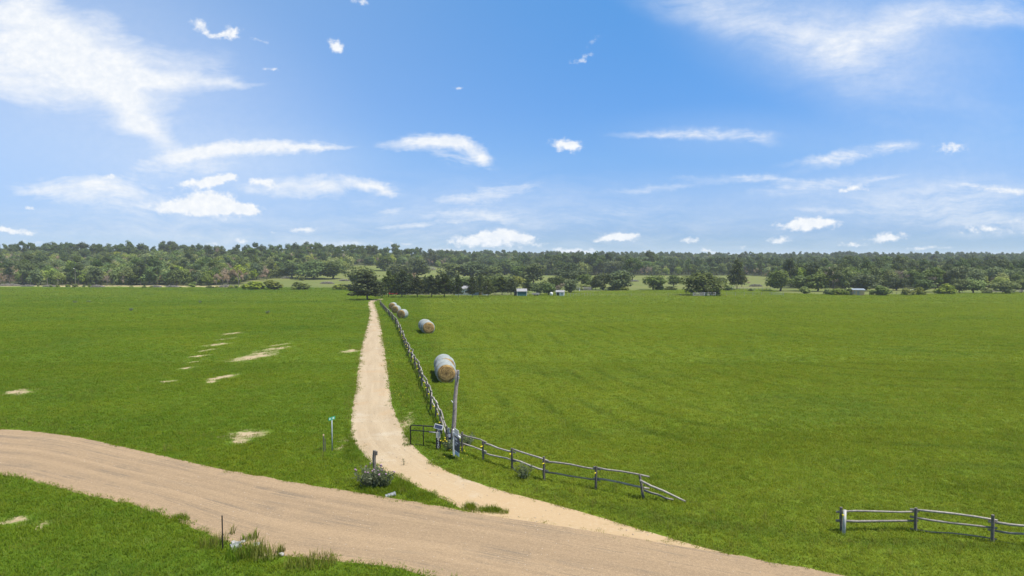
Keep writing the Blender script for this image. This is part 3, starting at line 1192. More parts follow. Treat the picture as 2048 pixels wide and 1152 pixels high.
wc = bpy.data.collections.new('wood_trees')
off = {}
cnt = 0
for kn in KN:
    off[kn] = cnt
    for (tm, cm) in VAR[kn]:
        V1 = np.array([v.co for v in tm.vertices])
        F1 = np.array([list(p.vertices) for p in tm.polygons])
        V2 = np.array([v.co for v in cm.vertices])
        F2 = np.array([list(p.vertices) for p in cm.polygons]) + len(V1)
        lr = np.zeros(len(cm.vertices), np.float32)
        cm.attributes['leafrand'].data.foreach_get('value', lr)
        me = npmesh('wood_tree', np.concatenate([V1, V2]), np.concatenate([F1, F2]), [tm.materials[0], cm.materials[0]],
                    {'leafrand': np.concatenate([np.zeros(len(V1)), lr])},
                    np.concatenate([np.zeros(len(F1)), np.ones(len(F2))]))
        wc.objects.link(bpy.data.objects.new(f'wood_tree_{cnt:02d}', me))
        cnt += 1
rest = ~single
idx = np.array([off[KN[k]] for k in kind]) + (rng.integers(0, 1000, len(T)) % np.array([len(VAR[KN[k]]) for k in kind]))
P = np.stack([T[:, 0], T[:, 1], H(T[:, 0], T[:, 1])], 1)[rest]
scatter('woodland', wc, P, np.stack([wd, wd, ht], 1)[rest], cnt, 'woodland', 'mixed wood of oaks, pines and bare trees covering the far hills', idx[rest], .03)

# ------------------------------------------------------------------ trees and shrubs one can tell apart
ROWG = 'young pines in the row along the far fence'
row = [(735, 600, 545, 62, 'wide low-branched pine at the far end of the driveway, left end of the pine row'),
       (777, 595, 541, 28, 'slim dark pine just left of the red car'),
       (804, 595, 540, 34, 'broad pine in front of the dark car, right of the red one'),
       (835, 595, 552, 30, 'small pine next right of the pine before the dark car'),
       (863, 595, 550, 32, 'pine second to the right of the dark car'),
       (889, 595, 547, 36, 'full pine left of the white house, nearest its left end'),
       (917, 595, 549, 30, 'thin pine in front of the left end of the white house'),
       (945, 594.5, 553, 34, 'pine in front of the middle of the white house'),
       (961, 591, 548, 30, 'taller pine close to the ochre door of the white house'),
       (976, 593.5, 560, 24, 'narrow pine just right of the white house'),
       (990, 590, 556, 24, 'pine second to the right of the white house'),
       (1004, 590, 552, 30, 'tallest pine between the white house and the teal shed'),
       (1022, 590, 557, 30, 'pine touching the left side of the teal shed')]
for (px, b, tpx, w, lb) in row:
    tree_px('ypine', px, b, tpx, w * (.78 if 900 < px < 970 else 1.3), lb, ROWG)
IND = [
    ('ypine', 791, 589, 548, 30, 'dark pine set back between the red car and the dark car'),
    ('ypine', 820, 589, 547, 32, 'dark pine set back in the gap right of the dark car'),
    ('ypine', 850, 589, 553, 30, 'dark pine set back between the two smaller row pines'),
    ('ypine', 876, 589, 549, 32, 'dark pine set back just left of the full row pine'),
    ('oakd', 903, 588, 552, 30, 'dark round tree set back left of the white house'),
    ('oakd', 755, 590, 556, 30, 'dark round tree just right of the widest pine trunk'),
    ('shrub', 776, 577, 553, 30, 'bushy tree in the gap above the slim pine left of the red car'),
    ('oakd', 848, 580, 556, 34, 'low tree in the gap behind the two small pines right of the dark car'),
    ('oakd', 876, 583, 558, 34, 'low dark tree between the row pines just left of the white house'),
    ('oakd', 928, 581, 551, 44, 'leafy tree rising right behind the left end of the white house'),
    ('oakd', 966, 581, 547, 44, 'leafy tree rising behind the ochre door end of the white house'),
    ('oakd', 1000, 580, 546, 48, 'broad low tree behind the pines between house and teal shed'),
    ('lime', 1030, 578, 549, 40, 'lighter green tree behind the left edge of the teal shed'),
    ('shrub', 1086, 580, 558, 26, 'bush behind the round trees right of the grey trailer'),
    ('oakd', 1112, 578, 548, 36, 'mid tree straight above the brown dead tree'),
    ('oakd', 1170, 574, 545, 32, 'olive tree above the grey board fence'),
    ('ypine', 1056, 586, 556, 24, 'young pine behind the right corner of the teal shed'),
    ('oakd', 1076, 590, 560, 28, 'round dark tree behind the grey trailer'),
    ('oakd', 1098, 590.5, 563, 30, 'low round tree left of the small white shack'),
    ('ypine', 1112, 587, 560, 20, 'thin pine between the low round tree and the brown dead tree'),
    ('dead', 1124, 589, 561, 26, 'brown dead tree standing over the small white shack'),
    ('oakd', 1140, 586, 556, 34, 'dark bushy tree right of the brown dead tree'),
    ('limeshrub', 1167, 580, 567, 28, 'yellow green low bush by the grey fence right of the white shack'),
    ('oakd', 727, 579, 526, 56, 'large dark oak rising behind the widest pine of the row'),
    ('shrub', 766, 590, 562, 34, 'leafy bush filling the gap between the first two row pines'),
    ('oakd', 770, 542, 508, 34, 'dark oak at the top edge of the pale glade on the slope'),
    ('oakd', 800, 566, 522, 54, 'broad oak behind the slim pine and the red car'),
    ('bigoak', 830, 556, 511, 58, 'big spreading oak on the slope above the red car'),
    ('dead', 822, 566, 538, 30, 'greyish half bare tree in front of the big slope oak'),
    ('bigoak', 862, 531, 498, 30, 'tall round oak with a visible trunk standing up on the skyline'),
    ('oakd', 905, 562, 522, 54, 'round oak behind the full pine left of the white house'),
    ('oakd', 945, 562, 518, 58, 'wide oak behind the white house roof'),
    ('oakd', 985, 562, 530, 56, 'low broad oak right behind the white house'),
    ('bigoak', 1010, 550, 514, 52, 'deep green dome shaped oak high behind the house'),
    ('oakd', 1040, 560, 528, 48, 'grey green oak above the teal shed'),
    ('oakd', 1064, 568, 522, 52, 'large oak right above the shed with a grassy gap to its right'),
    ('bigoak', 1128, 562, 519, 60, 'large round oak above the brown dead tree'),
    ('oakd', 1146, 570, 537, 52, 'mid green oak in front of the large round one, right of the dead tree'),
    ('ypine', 1191, 580, 551, 22, 'narrow dark pine between the oaks right of the grey fence'),
    ('oakd', 1206, 580, 540, 38, 'oak right next to the narrow dark pine'),
    ('oakd', 1240, 580, 537, 56, 'widest oak of the clump in mid pasture'),
    ('limeshrub', 1236, 580, 568, 38, 'yellow green bush at the foot of the widest oak'),
    ('pine', 1265, 562, 514, 42, 'tall dark pine behind the clump in mid pasture'),
    ('oakd', 1306, 580, 546, 44, 'lone round oak with low bushes at its right foot'),
    ('shrub', 1320, 580, 567, 20, 'dark small bush at the foot of the lone round oak'),
    ('limeshrub', 1340, 580, 571, 24, 'yellow green bush right of the lone round oak'),
    ('oakd', 1348, 573, 547, 28, 'small oak alone in the pasture left of the huge field oak'),
    ('bigoak', 1406, 591, 536, 84, 'huge dark spreading oak standing in the right field by the white rails'),
    ('shrub', 1426, 590, 574, 30, 'low leafy bough bush under the right side of the huge field oak'),
    ('oakd', 1434, 580, 548, 34, 'dark tree close behind the huge field oak on its right'),
    ('shrub', 1458, 581, 570, 24, 'low bush right of the huge field oak'),
    ('ypine', 1474, 578, 520, 36, 'tall dark ragged pine right of the huge field oak'),
    ('dead', 1484, 574, 545, 28, 'greyish ragged tree leaning on the tall dark pine'),
    ('shrub', 1502, 582, 576, 11, 'tiny round bush by the pale fence posts'),
    ('bigoak', 1560, 582, 535, 52, 'dark broad tree at the right end of the open pasture'),
    ('shrub', 1609, 587.5, 572, 26, 'round green bush alone before the wood, left of the wooden shack'),
    ('oakd', 1602, 582, 548, 44, 'mid green tree behind the round lone bush'),
    ('oakd', 1634, 583, 543, 50, 'leafy tree between the lone bush and the shack hedge'),
    ('pine', 1668, 583, 531, 42, 'dark pine rising behind the hedge left of the shack'),
    ('shrub', 1656, 589, 575, 22, 'pale bush at the left end of the hedge by the shack'),
    ('shrub', 1678, 590, 574, 34, 'olive bush in the middle of the hedge by the shack'),
    ('limeshrub', 1700, 589.5, 573, 32, 'yellowish bush touching the left wall of the wooden shack'),
    ('oakd', 1728, 582, 546, 54, 'dark oak directly behind the wooden shack'),
    ('shrub', 1746, 590, 578, 18, 'dark bush against the right wall of the wooden shack'),
    ('shrub', 1765, 591, 570, 32, 'tall round bush right of the wooden shack'),
    ('oakd', 1792, 581, 550, 36, 'tree behind and between the shack and the white shelter'),
    ('shrub', 1813, 590.5, 574, 24, 'dark bush just left of the white shelter roof'),
    ('shrub', 1836, 590, 573, 26, 'dark bush just right of the white shelter roof'),
    ('pine', 1870, 584, 534, 42, 'tall dark pine right of the white shelter'),
    ('oakd', 1846, 584, 556, 40, 'mid green tree between the white shelter and the tall pine'),
    ('limeshrub', 1893, 588, 567, 38, 'bright round bush in front of the tall right pine'),
    ('oakd', 1921, 586, 555, 36, 'tree right of the bright round bush'),
    ('lime', 1947, 586, 554, 46, 'yellow green bushy tree near the right log rails'),
    ('shrub', 1975, 587, 572, 18, 'small dark bush left of the far log rails'),
    ('lime', 2012, 587.5, 559, 44, 'bright green low tree with a bare trunk by the far log rails'),
    ('lime', 2000, 582, 551, 36, 'olive tree behind the bright low tree'),
    ('oakd', 2042, 585, 556, 42, 'tree at the far right behind the log rails'),
    ('limeshrub', 508, 579, 560, 40, 'left bush of the pair at the right end of the left field'),
    ('shrub', 545, 579, 559, 46, 'right bush of the pair at the right end of the left field'),
    ('shrub', 600, 579, 561, 36, 'single dome shaped bush on the edge of the left field'),
    ('shrub', 682, 579, 565, 34, 'low bush left of the widest pine'),
    ('shrub', 700, 579, 567, 30, 'low bush tucked against the widest pine'),
    ('shrub', 604, 561, 551, 12, 'small upright bush on the pasture behind the dome shaped bush'),
    ('shrub', 691, 548, 540, 15, 'little bush in the grassy gap on the slope'),
    ('bigoak', 622, 558, 516, 64, 'big dark oak above the small pasture, left of two'),
    ('bigoak', 665, 558, 520, 50, 'big dark oak above the small pasture, right of two'),
    ('oakd', 585, 556, 520, 44, 'oak left of the two big ones above the small pasture'),
    ('dead', 534, 560, 530, 30, 'brown bare tree above the pair of bushes'),
    ('pine', 62, 0, 484, 22, 'feathery pine on the skyline above the left end of the hill', 640),
    ('pine', 92, 0, 487, 20, 'skyline pine second from the left end of the hill', 640),
    ('pine', 137, 0, 485, 22, 'round topped pine on the left skyline, above the yard light', 645),
    ('pine', 166, 0, 483, 30, 'highest dark pine on the left skyline', 650),
    ('pine', 199, 0, 487, 14, 'slender pine right of the highest skyline pine', 650),
    ('pine', 218, 0, 486, 20, 'dark pine on the skyline at the left of the open notch', 645),
    ('pine', 284, 0, 485, 30, 'wide pine standing alone on the skyline over the mid left', 650),
    ('pine', 476, 0, 488, 14, 'small dark skyline pine above the left of the paired bushes', 650),
    ('pine', 500, 0, 495, 34, 'broad dark pine below the skyline above the paired bushes', 560),
    ('dead', 618, 0, 487, 14, 'bare greyish tree on the skyline above the two big oaks', 620),
    ('dead', 434, 0, 489, 16, 'bare brownish tree on the skyline over the mid left', 640),
]
for e in IND:
    tree_px(e[0], e[1], e[2], e[3], e[4] * (1.15 if 'oak' in e[0] else 1.1), e[5], d=e[6] if len(e) > 6 else None)

# little bushes along the left field's sandy edge
EDGE = [(76, 573, 569), (90, 573, 570), (102, 574.5, 570), (115, 574, 569), (135, 574, 568), (150, 574.5, 567), (168, 574, 569), (180, 574.5, 569), (193, 573.5, 570),
        (262, 575, 570), (288, 575.5, 570), (303, 575.5, 571), (340, 574.5, 571), (386, 574, 562), (361, 576, 573), (416, 576.5, 571), (423, 576.5, 570), (434, 576.5, 571), (462, 577, 569), (473, 576.5, 570)]
for k, (px, b, tpx) in enumerate(EDGE):
    tree_px('shrub', px, b, tpx, (b - tpx) * 1.7, 'tiny green bush on the sandy strip between left field and wood', 'tiny bushes along the sandy strip')


# brush piles
def brush_pile(px, py, wpx, hpx, label):
    p = at(px, py)
    w, h = px2m(wpx, p.y), px2m(hpx, p.y)
    r = np.random.default_rng(int(px))
    n = int(90 + 25 * w)
    a = r.uniform(0, 6.28, n)
    cx = r.uniform(-.5, .5, n) * w
    prof = np.sqrt(np.clip(1 - (2 * cx / w) ** 2, .05, 1))
    cy = r.normal(size=n) * h * .6
    cz = r.uniform(0, 1, n) * h * prof
    mb = MB()
    for k in range(n):
        L = r.uniform(.6, 2.0)
        d = unit(np.array([math.cos(a[k]), math.sin(a[k]), r.normal() * .35])) * L / 2
        c = np.array([cx[k], cy[k], cz[k] + .05])
        mb.tube([c - d, c + r.normal(size=3) * .08, c + d], [.07, .06, .03], 4)
    o = mb.build('brush_pile', M['brush'])
    o.location = p
    return tag(o, label, 'brush pile', 'grey brush piles')


BP = [(18, 572, 42, 4, 'grey brush pile at the far left end of the left field'),
      (55, 573, 22, 3, 'low grey brush pile beside the bare sandy bank'),
      (98, 573.5, 22, 3, 'grey brush pile among tiny bushes left of the yard light'),
      (195, 574.5, 26, 4, 'grey brush pile right of the yard light'),
      (312, 574.5, 20, 3, 'grey brush pile at the middle of the sandy strip'),
      (345, 574.5, 24, 3, 'low grey brush pile left of the bushy tall shrub on the strip'),
      (455, 575, 34, 5, 'long grey brush pile left of the paired bushes'),
      (654, 567.5, 26, 4, 'grey brush pile on the small pasture left of the widest pine'),
      (690, 562, 24, 3, 'long grey brush line in front of the right big oak'),
      (574, 557, 22, 4, 'grey brush under the oak above the paired bushes'),
      (860, 540, 22, 6, 'grey brush pile on the glade under the skyline oak'),
      (1108, 545, 20, 3, 'grey brush line on the grassy gap left of the large round oak'),
      (1512, 573, 24, 4, 'grey brush pile on the open pasture right of the ragged pine'),
      (1268, 563, 18, 2.5, 'grey brush line on the pasture beside the mid clump')]
for b in BP:
    brush_pile(*b)


# ------------------------------------------------------------------ rail fences
def crooked(a, b, r0, r1, r, seg=4, j=.025):
    a, b = Vector(a), Vector(b)
    pts = [a.lerp(b, k / seg) + (Vector(r.normal(size=3)) * j if 0 < k < seg else Vector((0, 0, 0))) for k in range(seg + 1)]
    rr = [r0 + (r1 - r0) * k / seg for k in range(seg + 1)]
    return pts, rr


def rail_fence(label, pts, heights=(.93, .45), post_h=1.12, insul=lambda k: False, seed=3, max_rails=100, ends=None, rail_r=.044,
               post_r=.06, group=None, tilt=None, side=-1, skip_rail=()):
    r = np.random.default_rng(seed)
    base = pts[0].copy()
    f = thing('rail_fence', label, 'fence', base, group=group)
    L = [p - base for p in pts]
    made, restmb, nr = 0, MB(), 0
    for k, p in enumerate(L):
        dirv = (L[min(k + 1, len(L) - 1)] - L[max(k - 1, 0)]).normalized()
        nrm = Vector((dirv.y, -dirv.x, 0)).normalized()
        tl = Vector((r.normal() * .03, r.normal() * .03, 0))
        if tilt and k in tilt:
            tl = tilt[k]
        h = post_h * r.uniform(.95, 1.08)
        mb = MB()
        mb.tube(*crooked(p + Vector((0, 0, -.25)), p + Vector((0, 0, h)) + tl * h, post_r * r.uniform(.9, 1.15), post_r * .85, r, 3, .008), 8)
        po = mb.build('post', M['post'], f)
        if insul(k):
            c = p + Vector((0, 0, h * .74)) + nrm * side * -.02
            e = c + nrm * -side * .13
            MB().tube([c, e], [.018, .018], 6).tube([e - nrm * -side * .05, e + nrm * -side * .03], [.026, .026], 8).build('insulator', M['yellow'], po)
        if k == len(L) - 1:
            break
        q = L[k + 1]
        for j, hh in enumerate(heights):
            if (k, j) in skip_rail:
                continue
            off = nrm * side * .09
            dz = .045 * (1 if k % 2 else -1)
            d = (q - p).normalized()
            a = p + off + Vector((0, 0, hh + dz + r.normal() * .02)) - d * .16
            b = q + off + Vector((0, 0, hh + dz + r.normal() * .02)) + d * .16
            rr = rail_r if hh > .3 else rail_r * .6
            if made < max_rails:
                MB().tube(*crooked(a, b, rr * r.uniform(.9, 1.2), rr * r.uniform(.75, 1), r), 7).build('rail', M['rail'], f, True)
                made += 1
            else:
                restmb.tube(*crooked(a, b, rr, rr * .85, r), 5)
                nr += 1
    if nr:
        tag(restmb.build('far_rails', M['rail'], f), kind='stuff')
    return f


# drive fence
mids = [(893, 867), (875, 830), (856, 778), (832, 729), (821.5, 706.7), (807.6, 677), (799, 654.6), (790, 639), (778, 625), (767.7, 613.9), (761, 606.5), (760, 603)]
W = [at(px, py, .62) for px, py in mids]
path = []
carry = 0.0
for a, b in zip(W[:-1], W[1:]):
    L_ = (b - a).length
    t = carry
    while t < L_:
        path.append(a.lerp(b, t / L_))
        t += 2.25
    carry = t - L_
rj = np.random.default_rng(4)
path = [Vector((p.x + rj.normal() * .07, p.y, 0)) for p in path]
for p in path:
    p.z = Hs(p.x, p.y)
rail_fence('long grey two rail log fence running beside the driveway to the pines', path, (.92, .50), 1.03,
           insul=lambda k: 1 <= k <= 26 and k % 5 != 4, max_rails=100, group='log rail fences', side=1, rail_r=.05)
# road side fence
fp = [at(905, 895), at(923, 905), at(966, 921), at(1024, 939), at(1089, 961), at(1192, 979), at(1290, 998)]
rf = rail_fence('grey two rail log fence from the gate to its fallen end by the road', fp, (.95, .46), 1.1,
                insul=lambda k: 1 <= k <= 5, seed=8, group='log rail fences', tilt={6: Vector((-.22, .1, 0))}, side=-1)
b0 = fp[0]
e1, e2 = at(1372, 1007) - b0, at(1347, 1003) - b0
p6 = fp[-1] - b0
r_ = np.random.default_rng(5)
MB().tube(*crooked(p6 + Vector((-.25, -.05, .88)), e1 + Vector((0, 0, .08)), .055, .045, r_), 7).build('rail', M['rail'], rf, True)
MB().tube(*crooked(p6 + Vector((-.05, -.05, .42)), e2 + Vector((0, 0, .08)), .05, .04, r_), 7).build('rail', M['rail'], rf, True)
# pale end post at the corner
ce = at(899, 890) - b0
MB().tube([ce + Vector((0, 0, -.2)), ce + Vector((-.06, 0, 1.0))], [.075, .065], 8).build('corner_post', M['palewood'], rf)
# right fence
fp = [at(1682, 1064), at(1830, 1064), at(1986, 1084), at(2150, 1106), at(2320, 1130)]
rf2 = rail_fence('grey rail fence rising from the grass in the right foreground', fp, (.83, .48, .04), 1.02, insul=lambda k: k == 0, seed=12,
                 group='log rail fences', side=-1, post_r=.065, skip_rail=((0, 2),))
MB().tube([Vector((-.02, -.25, -.1)), Vector((.05, -.16, .55)), Vector((.1, -.07, .93))], [.07, .065, .06], 8).build('brace', M['palewood'], rf2, True)

# pole beside the gate
pb = at(903.5, 893)
tp_ = Vector((px2m(915.5 - 903.5, pb.y), .1, ztop(741, pb.y) - pb.z))
pl = thing('utility_pole', 'tall leaning weathered wooden pole behind the white sign post', 'pole', pb)
r_ = np.random.default_rng(9)
MB().tube(*crooked((0, 0, -.3), tp_, .135, .10, r_, 6, .018), 10).build('shaft', M['pole'], pl, True)
MB().box(tp_ + Vector((.06, -.1, -.1)), (.1, .1, .22)).box(tp_ + Vector((.08, -.1, -.42)), (.07, .09, .14)).build('bracket', M['greyboard'], pl)
MB().tube([tp_ * .58 + Vector((-.12, -.08, 0)), tp_ * .58 + Vector((-.2, -.1, .12))], .03, 6).build('insulator', M['white'], pl)

# ------------------------------------------------------------------ gate
g0, g1 = at(821, 890), at(873, 894)
gt = thing('gate', 'black tubular metal gate standing open beside the driveway', 'gate', g0)
gx = g1 - g0
gx.z = 0
dx = gx.normalized()
Lg = gx.length
up = Vector((0, 0, 1))
fr = MB()
GH = 1.18
corner = [dx * .0 + up * (GH - .12), dx * .035 + up * (GH - .035), dx * .12 + up * GH]
cornr = [dx * (Lg - .12) + up * GH, dx * (Lg - .035) + up * (GH - .035), dx * Lg + up * (GH - .12)]
fr.tube([up * .05] + corner + cornr + [dx * Lg + up * .05, dx * Lg], .034, 8)
fr.tube([up * .05, dx * (Lg * .56) + up * .05], .022, 8)
fr.build('frame', M['black'], gt, True)
MB().tube([dx * (Lg * .5), dx * (Lg * .5) + up * (GH - .02)], .03, 8).build('upright', M['black'], gt, True)
MB().tube([up * (GH * .74), dx * Lg + up * (GH * .74)], .031, 8).build('rail', M['black'], gt, True)
MB().tube([dx * (Lg * .72) + up * (GH * .72) + Vector((0, -.05, 0)), dx * (Lg * .98) + up * (GH * .72) + Vector((0, -.05, 0))], .035, 8).build('opener_arm', M['steel'], gt, True)


def text_mesh(s, size):
    cu = bpy.data.curves.new('lettering', 'FONT')
    cu.body = s
    cu.size = size
    cu.align_x = 'CENTER'
    cu.align_y = 'CENTER'
    cu.extrude = .004
    o = bpy.data.objects.new('lettering', cu)
    COL.objects.link(o)
    dg = bpy.context.evaluated_depsgraph_get()
    me = bpy.data.meshes.new_from_object(o.evaluated_get(dg))
    bpy.data.objects.remove(o)
    return me


gp = at(877, 899)
gp_t = thing('gate_post', 'brown gate post with small solar panel, notice and white house number', 'gate post', gp)
MB().tube([(0, 0, -.3), (0, 0, 1.1)], [.085, .08], 10).build('post', M['pole'], gp_t, True)
# solar panel tilted to the sky, facing front right
sm = Matrix.Rotation(R(-28), 3, 'Z') @ Matrix.Rotation(R(-28), 3, 'X')
MB().tube([(0, 0, 1.08), (0, -.02, 1.24)], .025, 6).build('bracket', M['white'], gp_t)
c = Vector((.02, -.03, 1.31))
MB().box(c, (.56, .03, .27), Matrix.Rotation(R(-22), 3, 'Z') @ Matrix.Rotation(R(-22), 3, 'X') @ Matrix.Rotation(R(8), 3, 'Y')).build('panel_frame', M['white'], gp_t)
mm = Matrix.Rotation(R(-22), 3, 'Z') @ Matrix.Rotation(R(-22), 3, 'X') @ Matrix.Rotation(R(8), 3, 'Y')
MB().box(c + mm @ Vector((0, -.02, 0)), (.48, .012, .19), mm).build('solar_cell', M['cell'], gp_t)
MB().box((0, -.10, .86), (.24, .015, .32)).build('notice', M['paper'], gp_t)
mk = MB()
for zz in (.96, .90, .83, .77):
    mk.box((0, -.1095, zz), (.15, .004, .018))
mk.build('notice_print', M['greyboard'], gp_t)
MB().box((0, -.10, .38), (.27, .02, .58)).build('number_plate', M['black'], gp_t)
for ch, zz in (('9', .58), ('2', .38), ('0', .18)):
    d_ = link('numeral', text_mesh(ch, .25), gp_t)
    d_.data.materials.append(M['white'])
    d_.location = (0, -.116, zz)
    d_.rotation_euler = (R(90), 0, 0)

# ------------------------------------------------------------------ estate sign post
sp = at(907.5, 912)
st = thing('sign_post', 'white square sign post with a hanging navy sign by the gate', 'sign post', sp)
MB().box((0, 0, .7), (.1, .1, 1.5)).build('post', M['whitevinyl'], st, bevel=.008)
MB().add([(-.06, -.06, 1.45), (.06, -.06, 1.45), (.06, .06, 1.45), (-.06, .06, 1.45), (0, 0, 1.53)], [(0, 1, 4), (1, 2, 4), (2, 3, 4), (3, 0, 4), (3, 2, 1, 0)]).build('post_cap', M['white'], st)
ad = Vector((.42, -.9, 0)).normalized()
rotz = Matrix.Rotation(math.atan2(ad.y, ad.x), 3, 'Z')
MB().box(ad * .42 + up * 1.27, (1.15, .09, .09), rotz).build('arm', M['white'], st, bevel=.006)
rd = MB()
rd.box(ad * .45 + up * 1.46, (.68, .02, .26), rotz)
rd.build('rider_board', M['white'], st)
mk = MB()
pn_ = rotz @ Vector((0, -1, 0))
mk.box(ad * .47 + up * 1.49 + pn_ * -.013, (.45, .004, .06), rotz)
mk.build('rider_print', M['signtext'], st)
sgn = MB().box(ad * .50 + up * .79, (.72, .03, .78), rotz).build('sign_panel', M['navy'], st)
mk = MB()
for (oz, ox, sx, sz) in ((.26, -.08, .34, .12), (.08, .05, .40, .08), (-.05, -.12, .2, .1)):
    mk.box(ad * (.50 + ox) + up * (.79 + oz) + pn_ * -.018, (sx, .004, sz), rotz)
    mk.box(ad * (.50 + ox) + up * (.79 + oz) + pn_ * .018, (sx, .004, sz), rotz)
mk.build('sign_print', M['signtext'], sgn)
lk = MB()
for q in (.22, .78):
    lk.tube([ad * q + up * 1.24, ad * q + up * 1.17], .008, 5)
    lk.tube([ad * q + up * .41, ad * q + up * .36], .008, 5)
lk.build('hooks', M['steel'], st)
MB().box(ad * .52 + up * .27, (.6, .02, .2), rotz).build('lower_rider', M['paleblue'], st)

# small dark plate on the fence corner behind the sign
cb = at(902, 893)
MB().box((0, 0, .62), (.36, .03, .4)).build('fence_plaque', M['navy'])
pq = bpy.data.objects['fence_plaque']
pq.location = cb + Vector((-.02, -.06, 0))
tag(pq, 'small dark plaque on the fence corner left of the white sign post', 'plaque')
MB().box((-.06, -.02, .66), (.12, .006, .2)).build('plaque_print', M['signtext'], pq)

# ------------------------------------------------------------------ street sign, stake, stub post, T posts
ss = at(664.5, 903)
s_ = thing('street_sign', 'green street name sign on a thin grey steel post by the driveway', 'street sign', ss)
hs_ = ztop(840, ss.y) - ss.z
MB().tube([(0, 0, -.2), (0, 0, hs_)], .032, 8).build('post', M['steelpost'], s_, True)
ba = Matrix.Rotation(R(62), 3, 'Z')
bl = MB().box((0, 0, hs_ + .09), (.52, .012, .17), ba).build('blade', M['green'], s_)
mk = MB()
for ox, sx in ((-.16, .09), (.02, .03), (.12, .10)):
    for sd in (-1, 1):
        mk.box(ba @ Vector((ox, sd * .009, 0)) + up * (hs_ + .09), (sx, .004, .09), ba)
mk.build('blade_print', M['white'], bl)

sk = at(648.5, 904)
s_ = thing('survey_stake', 'short dark wooden stake with pale tip left of the street sign', 'stake', sk)
MB().box((-.03, 0, .42), (.05, .05, .98)).box((.05, .02, .36), (.04, .03, .8)).build('stake', M['post'], s_)
MB().box((-.03, 0, .96), (.055, .055, .1)).build('tip', M['orange'], s_)

sb = at(748.5, 950)
s_ = thing('stub_post', 'dark weathered stub post with a block near its top among thistles', 'post', sb)
r_ = np.random.default_rng(3)
MB().tube(*crooked((0, 0, -.2), (.03, 0, 1.25), .095, .085, r_, 4, .012), 8).build('post', M['post'], s_)
MB().box((.13, -.02, 1.12), (.09, .1, .2)).build('block', M['post'], s_, bevel=.01)

tpz = at(445.5, 1101)
s_ = thing('steel_post', 'thin dark steel post standing in the grass above the culvert mouth', 'post', tpz)
hh = ztop(1031, tpz.y) - tpz.z
MB().box((0, 0, hh / 2 - .1), (.045, .008, hh + .2)).box((0, -.018, hh / 2 - .1), (.008, .03, hh + .2)).build('shaft', M['black'], s_)


# corrugated culvert ends
def culvert(px, py, length, dirv, rad, label, tiltz=-.1):
    p = at(px, py)
    o = thing('culvert_pipe', label, 'culvert pipe', p, group='corrugated culvert ends')
    mb = MB()
    d = Vector(dirv).normalized()
    n = int(length / .035)
    mb.tube([d * (k * .035) + Vector((0, 0, rad * .55)) for k in range(n)], [rad * (1 + .05 * math.sin(k * 1.6)) for k in range(n)], 18, False)
    mb.tube([d * (k * .035) + Vector((0, 0, rad * .55)) for k in range(n)], [rad * (.94 + .05 * math.sin(k * 1.6)) for k in range(n)], 18, False)
    mb.build('barrel', M['steel'], o, True)
    mb = MB()
    mb.tube([Vector((0, 0, rad * .55)) - d * .01, Vector((0, 0, rad * .55)) + d * .03], [rad * 1.05, rad * 1.05], 18, False)
    mb.build('rim', M['steel'], o)
    return o


culvert(462, 1103, .42, (.75, .6, .1), .17, 'shiny corrugated pipe end in the grass beside the steel post')
culvert(791, 991, .5, (-.9, -.3, -.2), .12, 'half buried pipe end right of the thistle bush')
# broken concrete round the culvert
for k, (px, py, s, lb) in enumerate([(470, 1089, .26, 'largest pale rubble slab above the shiny pipe end'), (512, 1092, .2, 'pale rubble slab among grass right of the pipe end'),
                                     (486, 1086, .14, 'smallest pale rubble lump, nearest the road above the pipe'), (563, 1111, .16, 'flat pale stone at the gravel edge right of the tall grass')]):
    p = at(px, py)
    mb = MB()
    r = np.random.default_rng(k)
    ring = [(math.cos(a) * s * r.uniform(.7, 1.1), math.sin(a) * s * r.uniform(.5, .8)) for a in np.linspace(0, 6.28, 8)[:-1]]
    mb.prism([(x, z) for x, z in ring], -.03, .04)
    o = mb.build('rubble', M['concrete'], bevel=.02)
    o.rotation_euler = (R(90 + 8), 0, r.uniform(0, 3))
    o.location = p + Vector((0, 0, .05))
    tag(o, lb, 'rubble', 'rubble round the culvert')


# ------------------------------------------------------------------ near weeds
def weed_mesh(seed, n, h, w, size, mat, lean=.5):
    r = np.random.default_rng(seed)
    mb = MB()
    C, N = [], []
    for k in range(n):
        az = r.uniform(0, 6.28)
        e = np.array([math.cos(az) * w * r.uniform(.2, 1), math.sin(az) * w * r.uniform(.2, 1), h * r.uniform(.55, 1)])
        b = np.array([e[0] * .15, e[1] * .15, -.03])
        limb(mb, b, e, .008, .003, r, 4, 3, .05)
        m = 16
        q = r.uniform(.15, 1.05, (m, 1))
        C.append(b + (e - b) * q + r.normal(size=(m, 3)) * .05)
        N.append(unit(r.normal(size=(m, 3)) + np.array([0, 0, .4])))
    C, N = np.concatenate(C), np.concatenate(N)
    V, F = cards(C, N, size * r.uniform(.6, 1.3, len(C)), .28, r)
    return npmesh('stems', *mbq(mb), mat), npmesh('foliage', V, F, mat, {'leafrand': np.repeat(r.uniform(0, 1, len(C)), 4)}), C


def weed(px, py, n, h, w, size, mat, name, label, cat, flowers=None, fmat=None, group=None):
    p = at(px, py)
    o = thing(name, label, cat, p, rng.uniform(0, 6.28), group)
    sm_, fm, C = weed_mesh(int(px * 7 + py), n, h, w, size, mat)
    link('stems', sm_, o)
    link('foliage', fm, o)
    if flowers:
        top = C[np.argsort(-C[:, 2] - np.linalg.norm(C[:, :2], axis=1) * .5)][:flowers * 6]
        mb = MB()
        for c in top[np.random.default_rng(1).permutation(len(top))[:flowers]]:
            mb.tube([c, c + np.array([0, 0, .05])], [.03, .045], 6)
        mb.build('flowers', fmat, o)
    return o


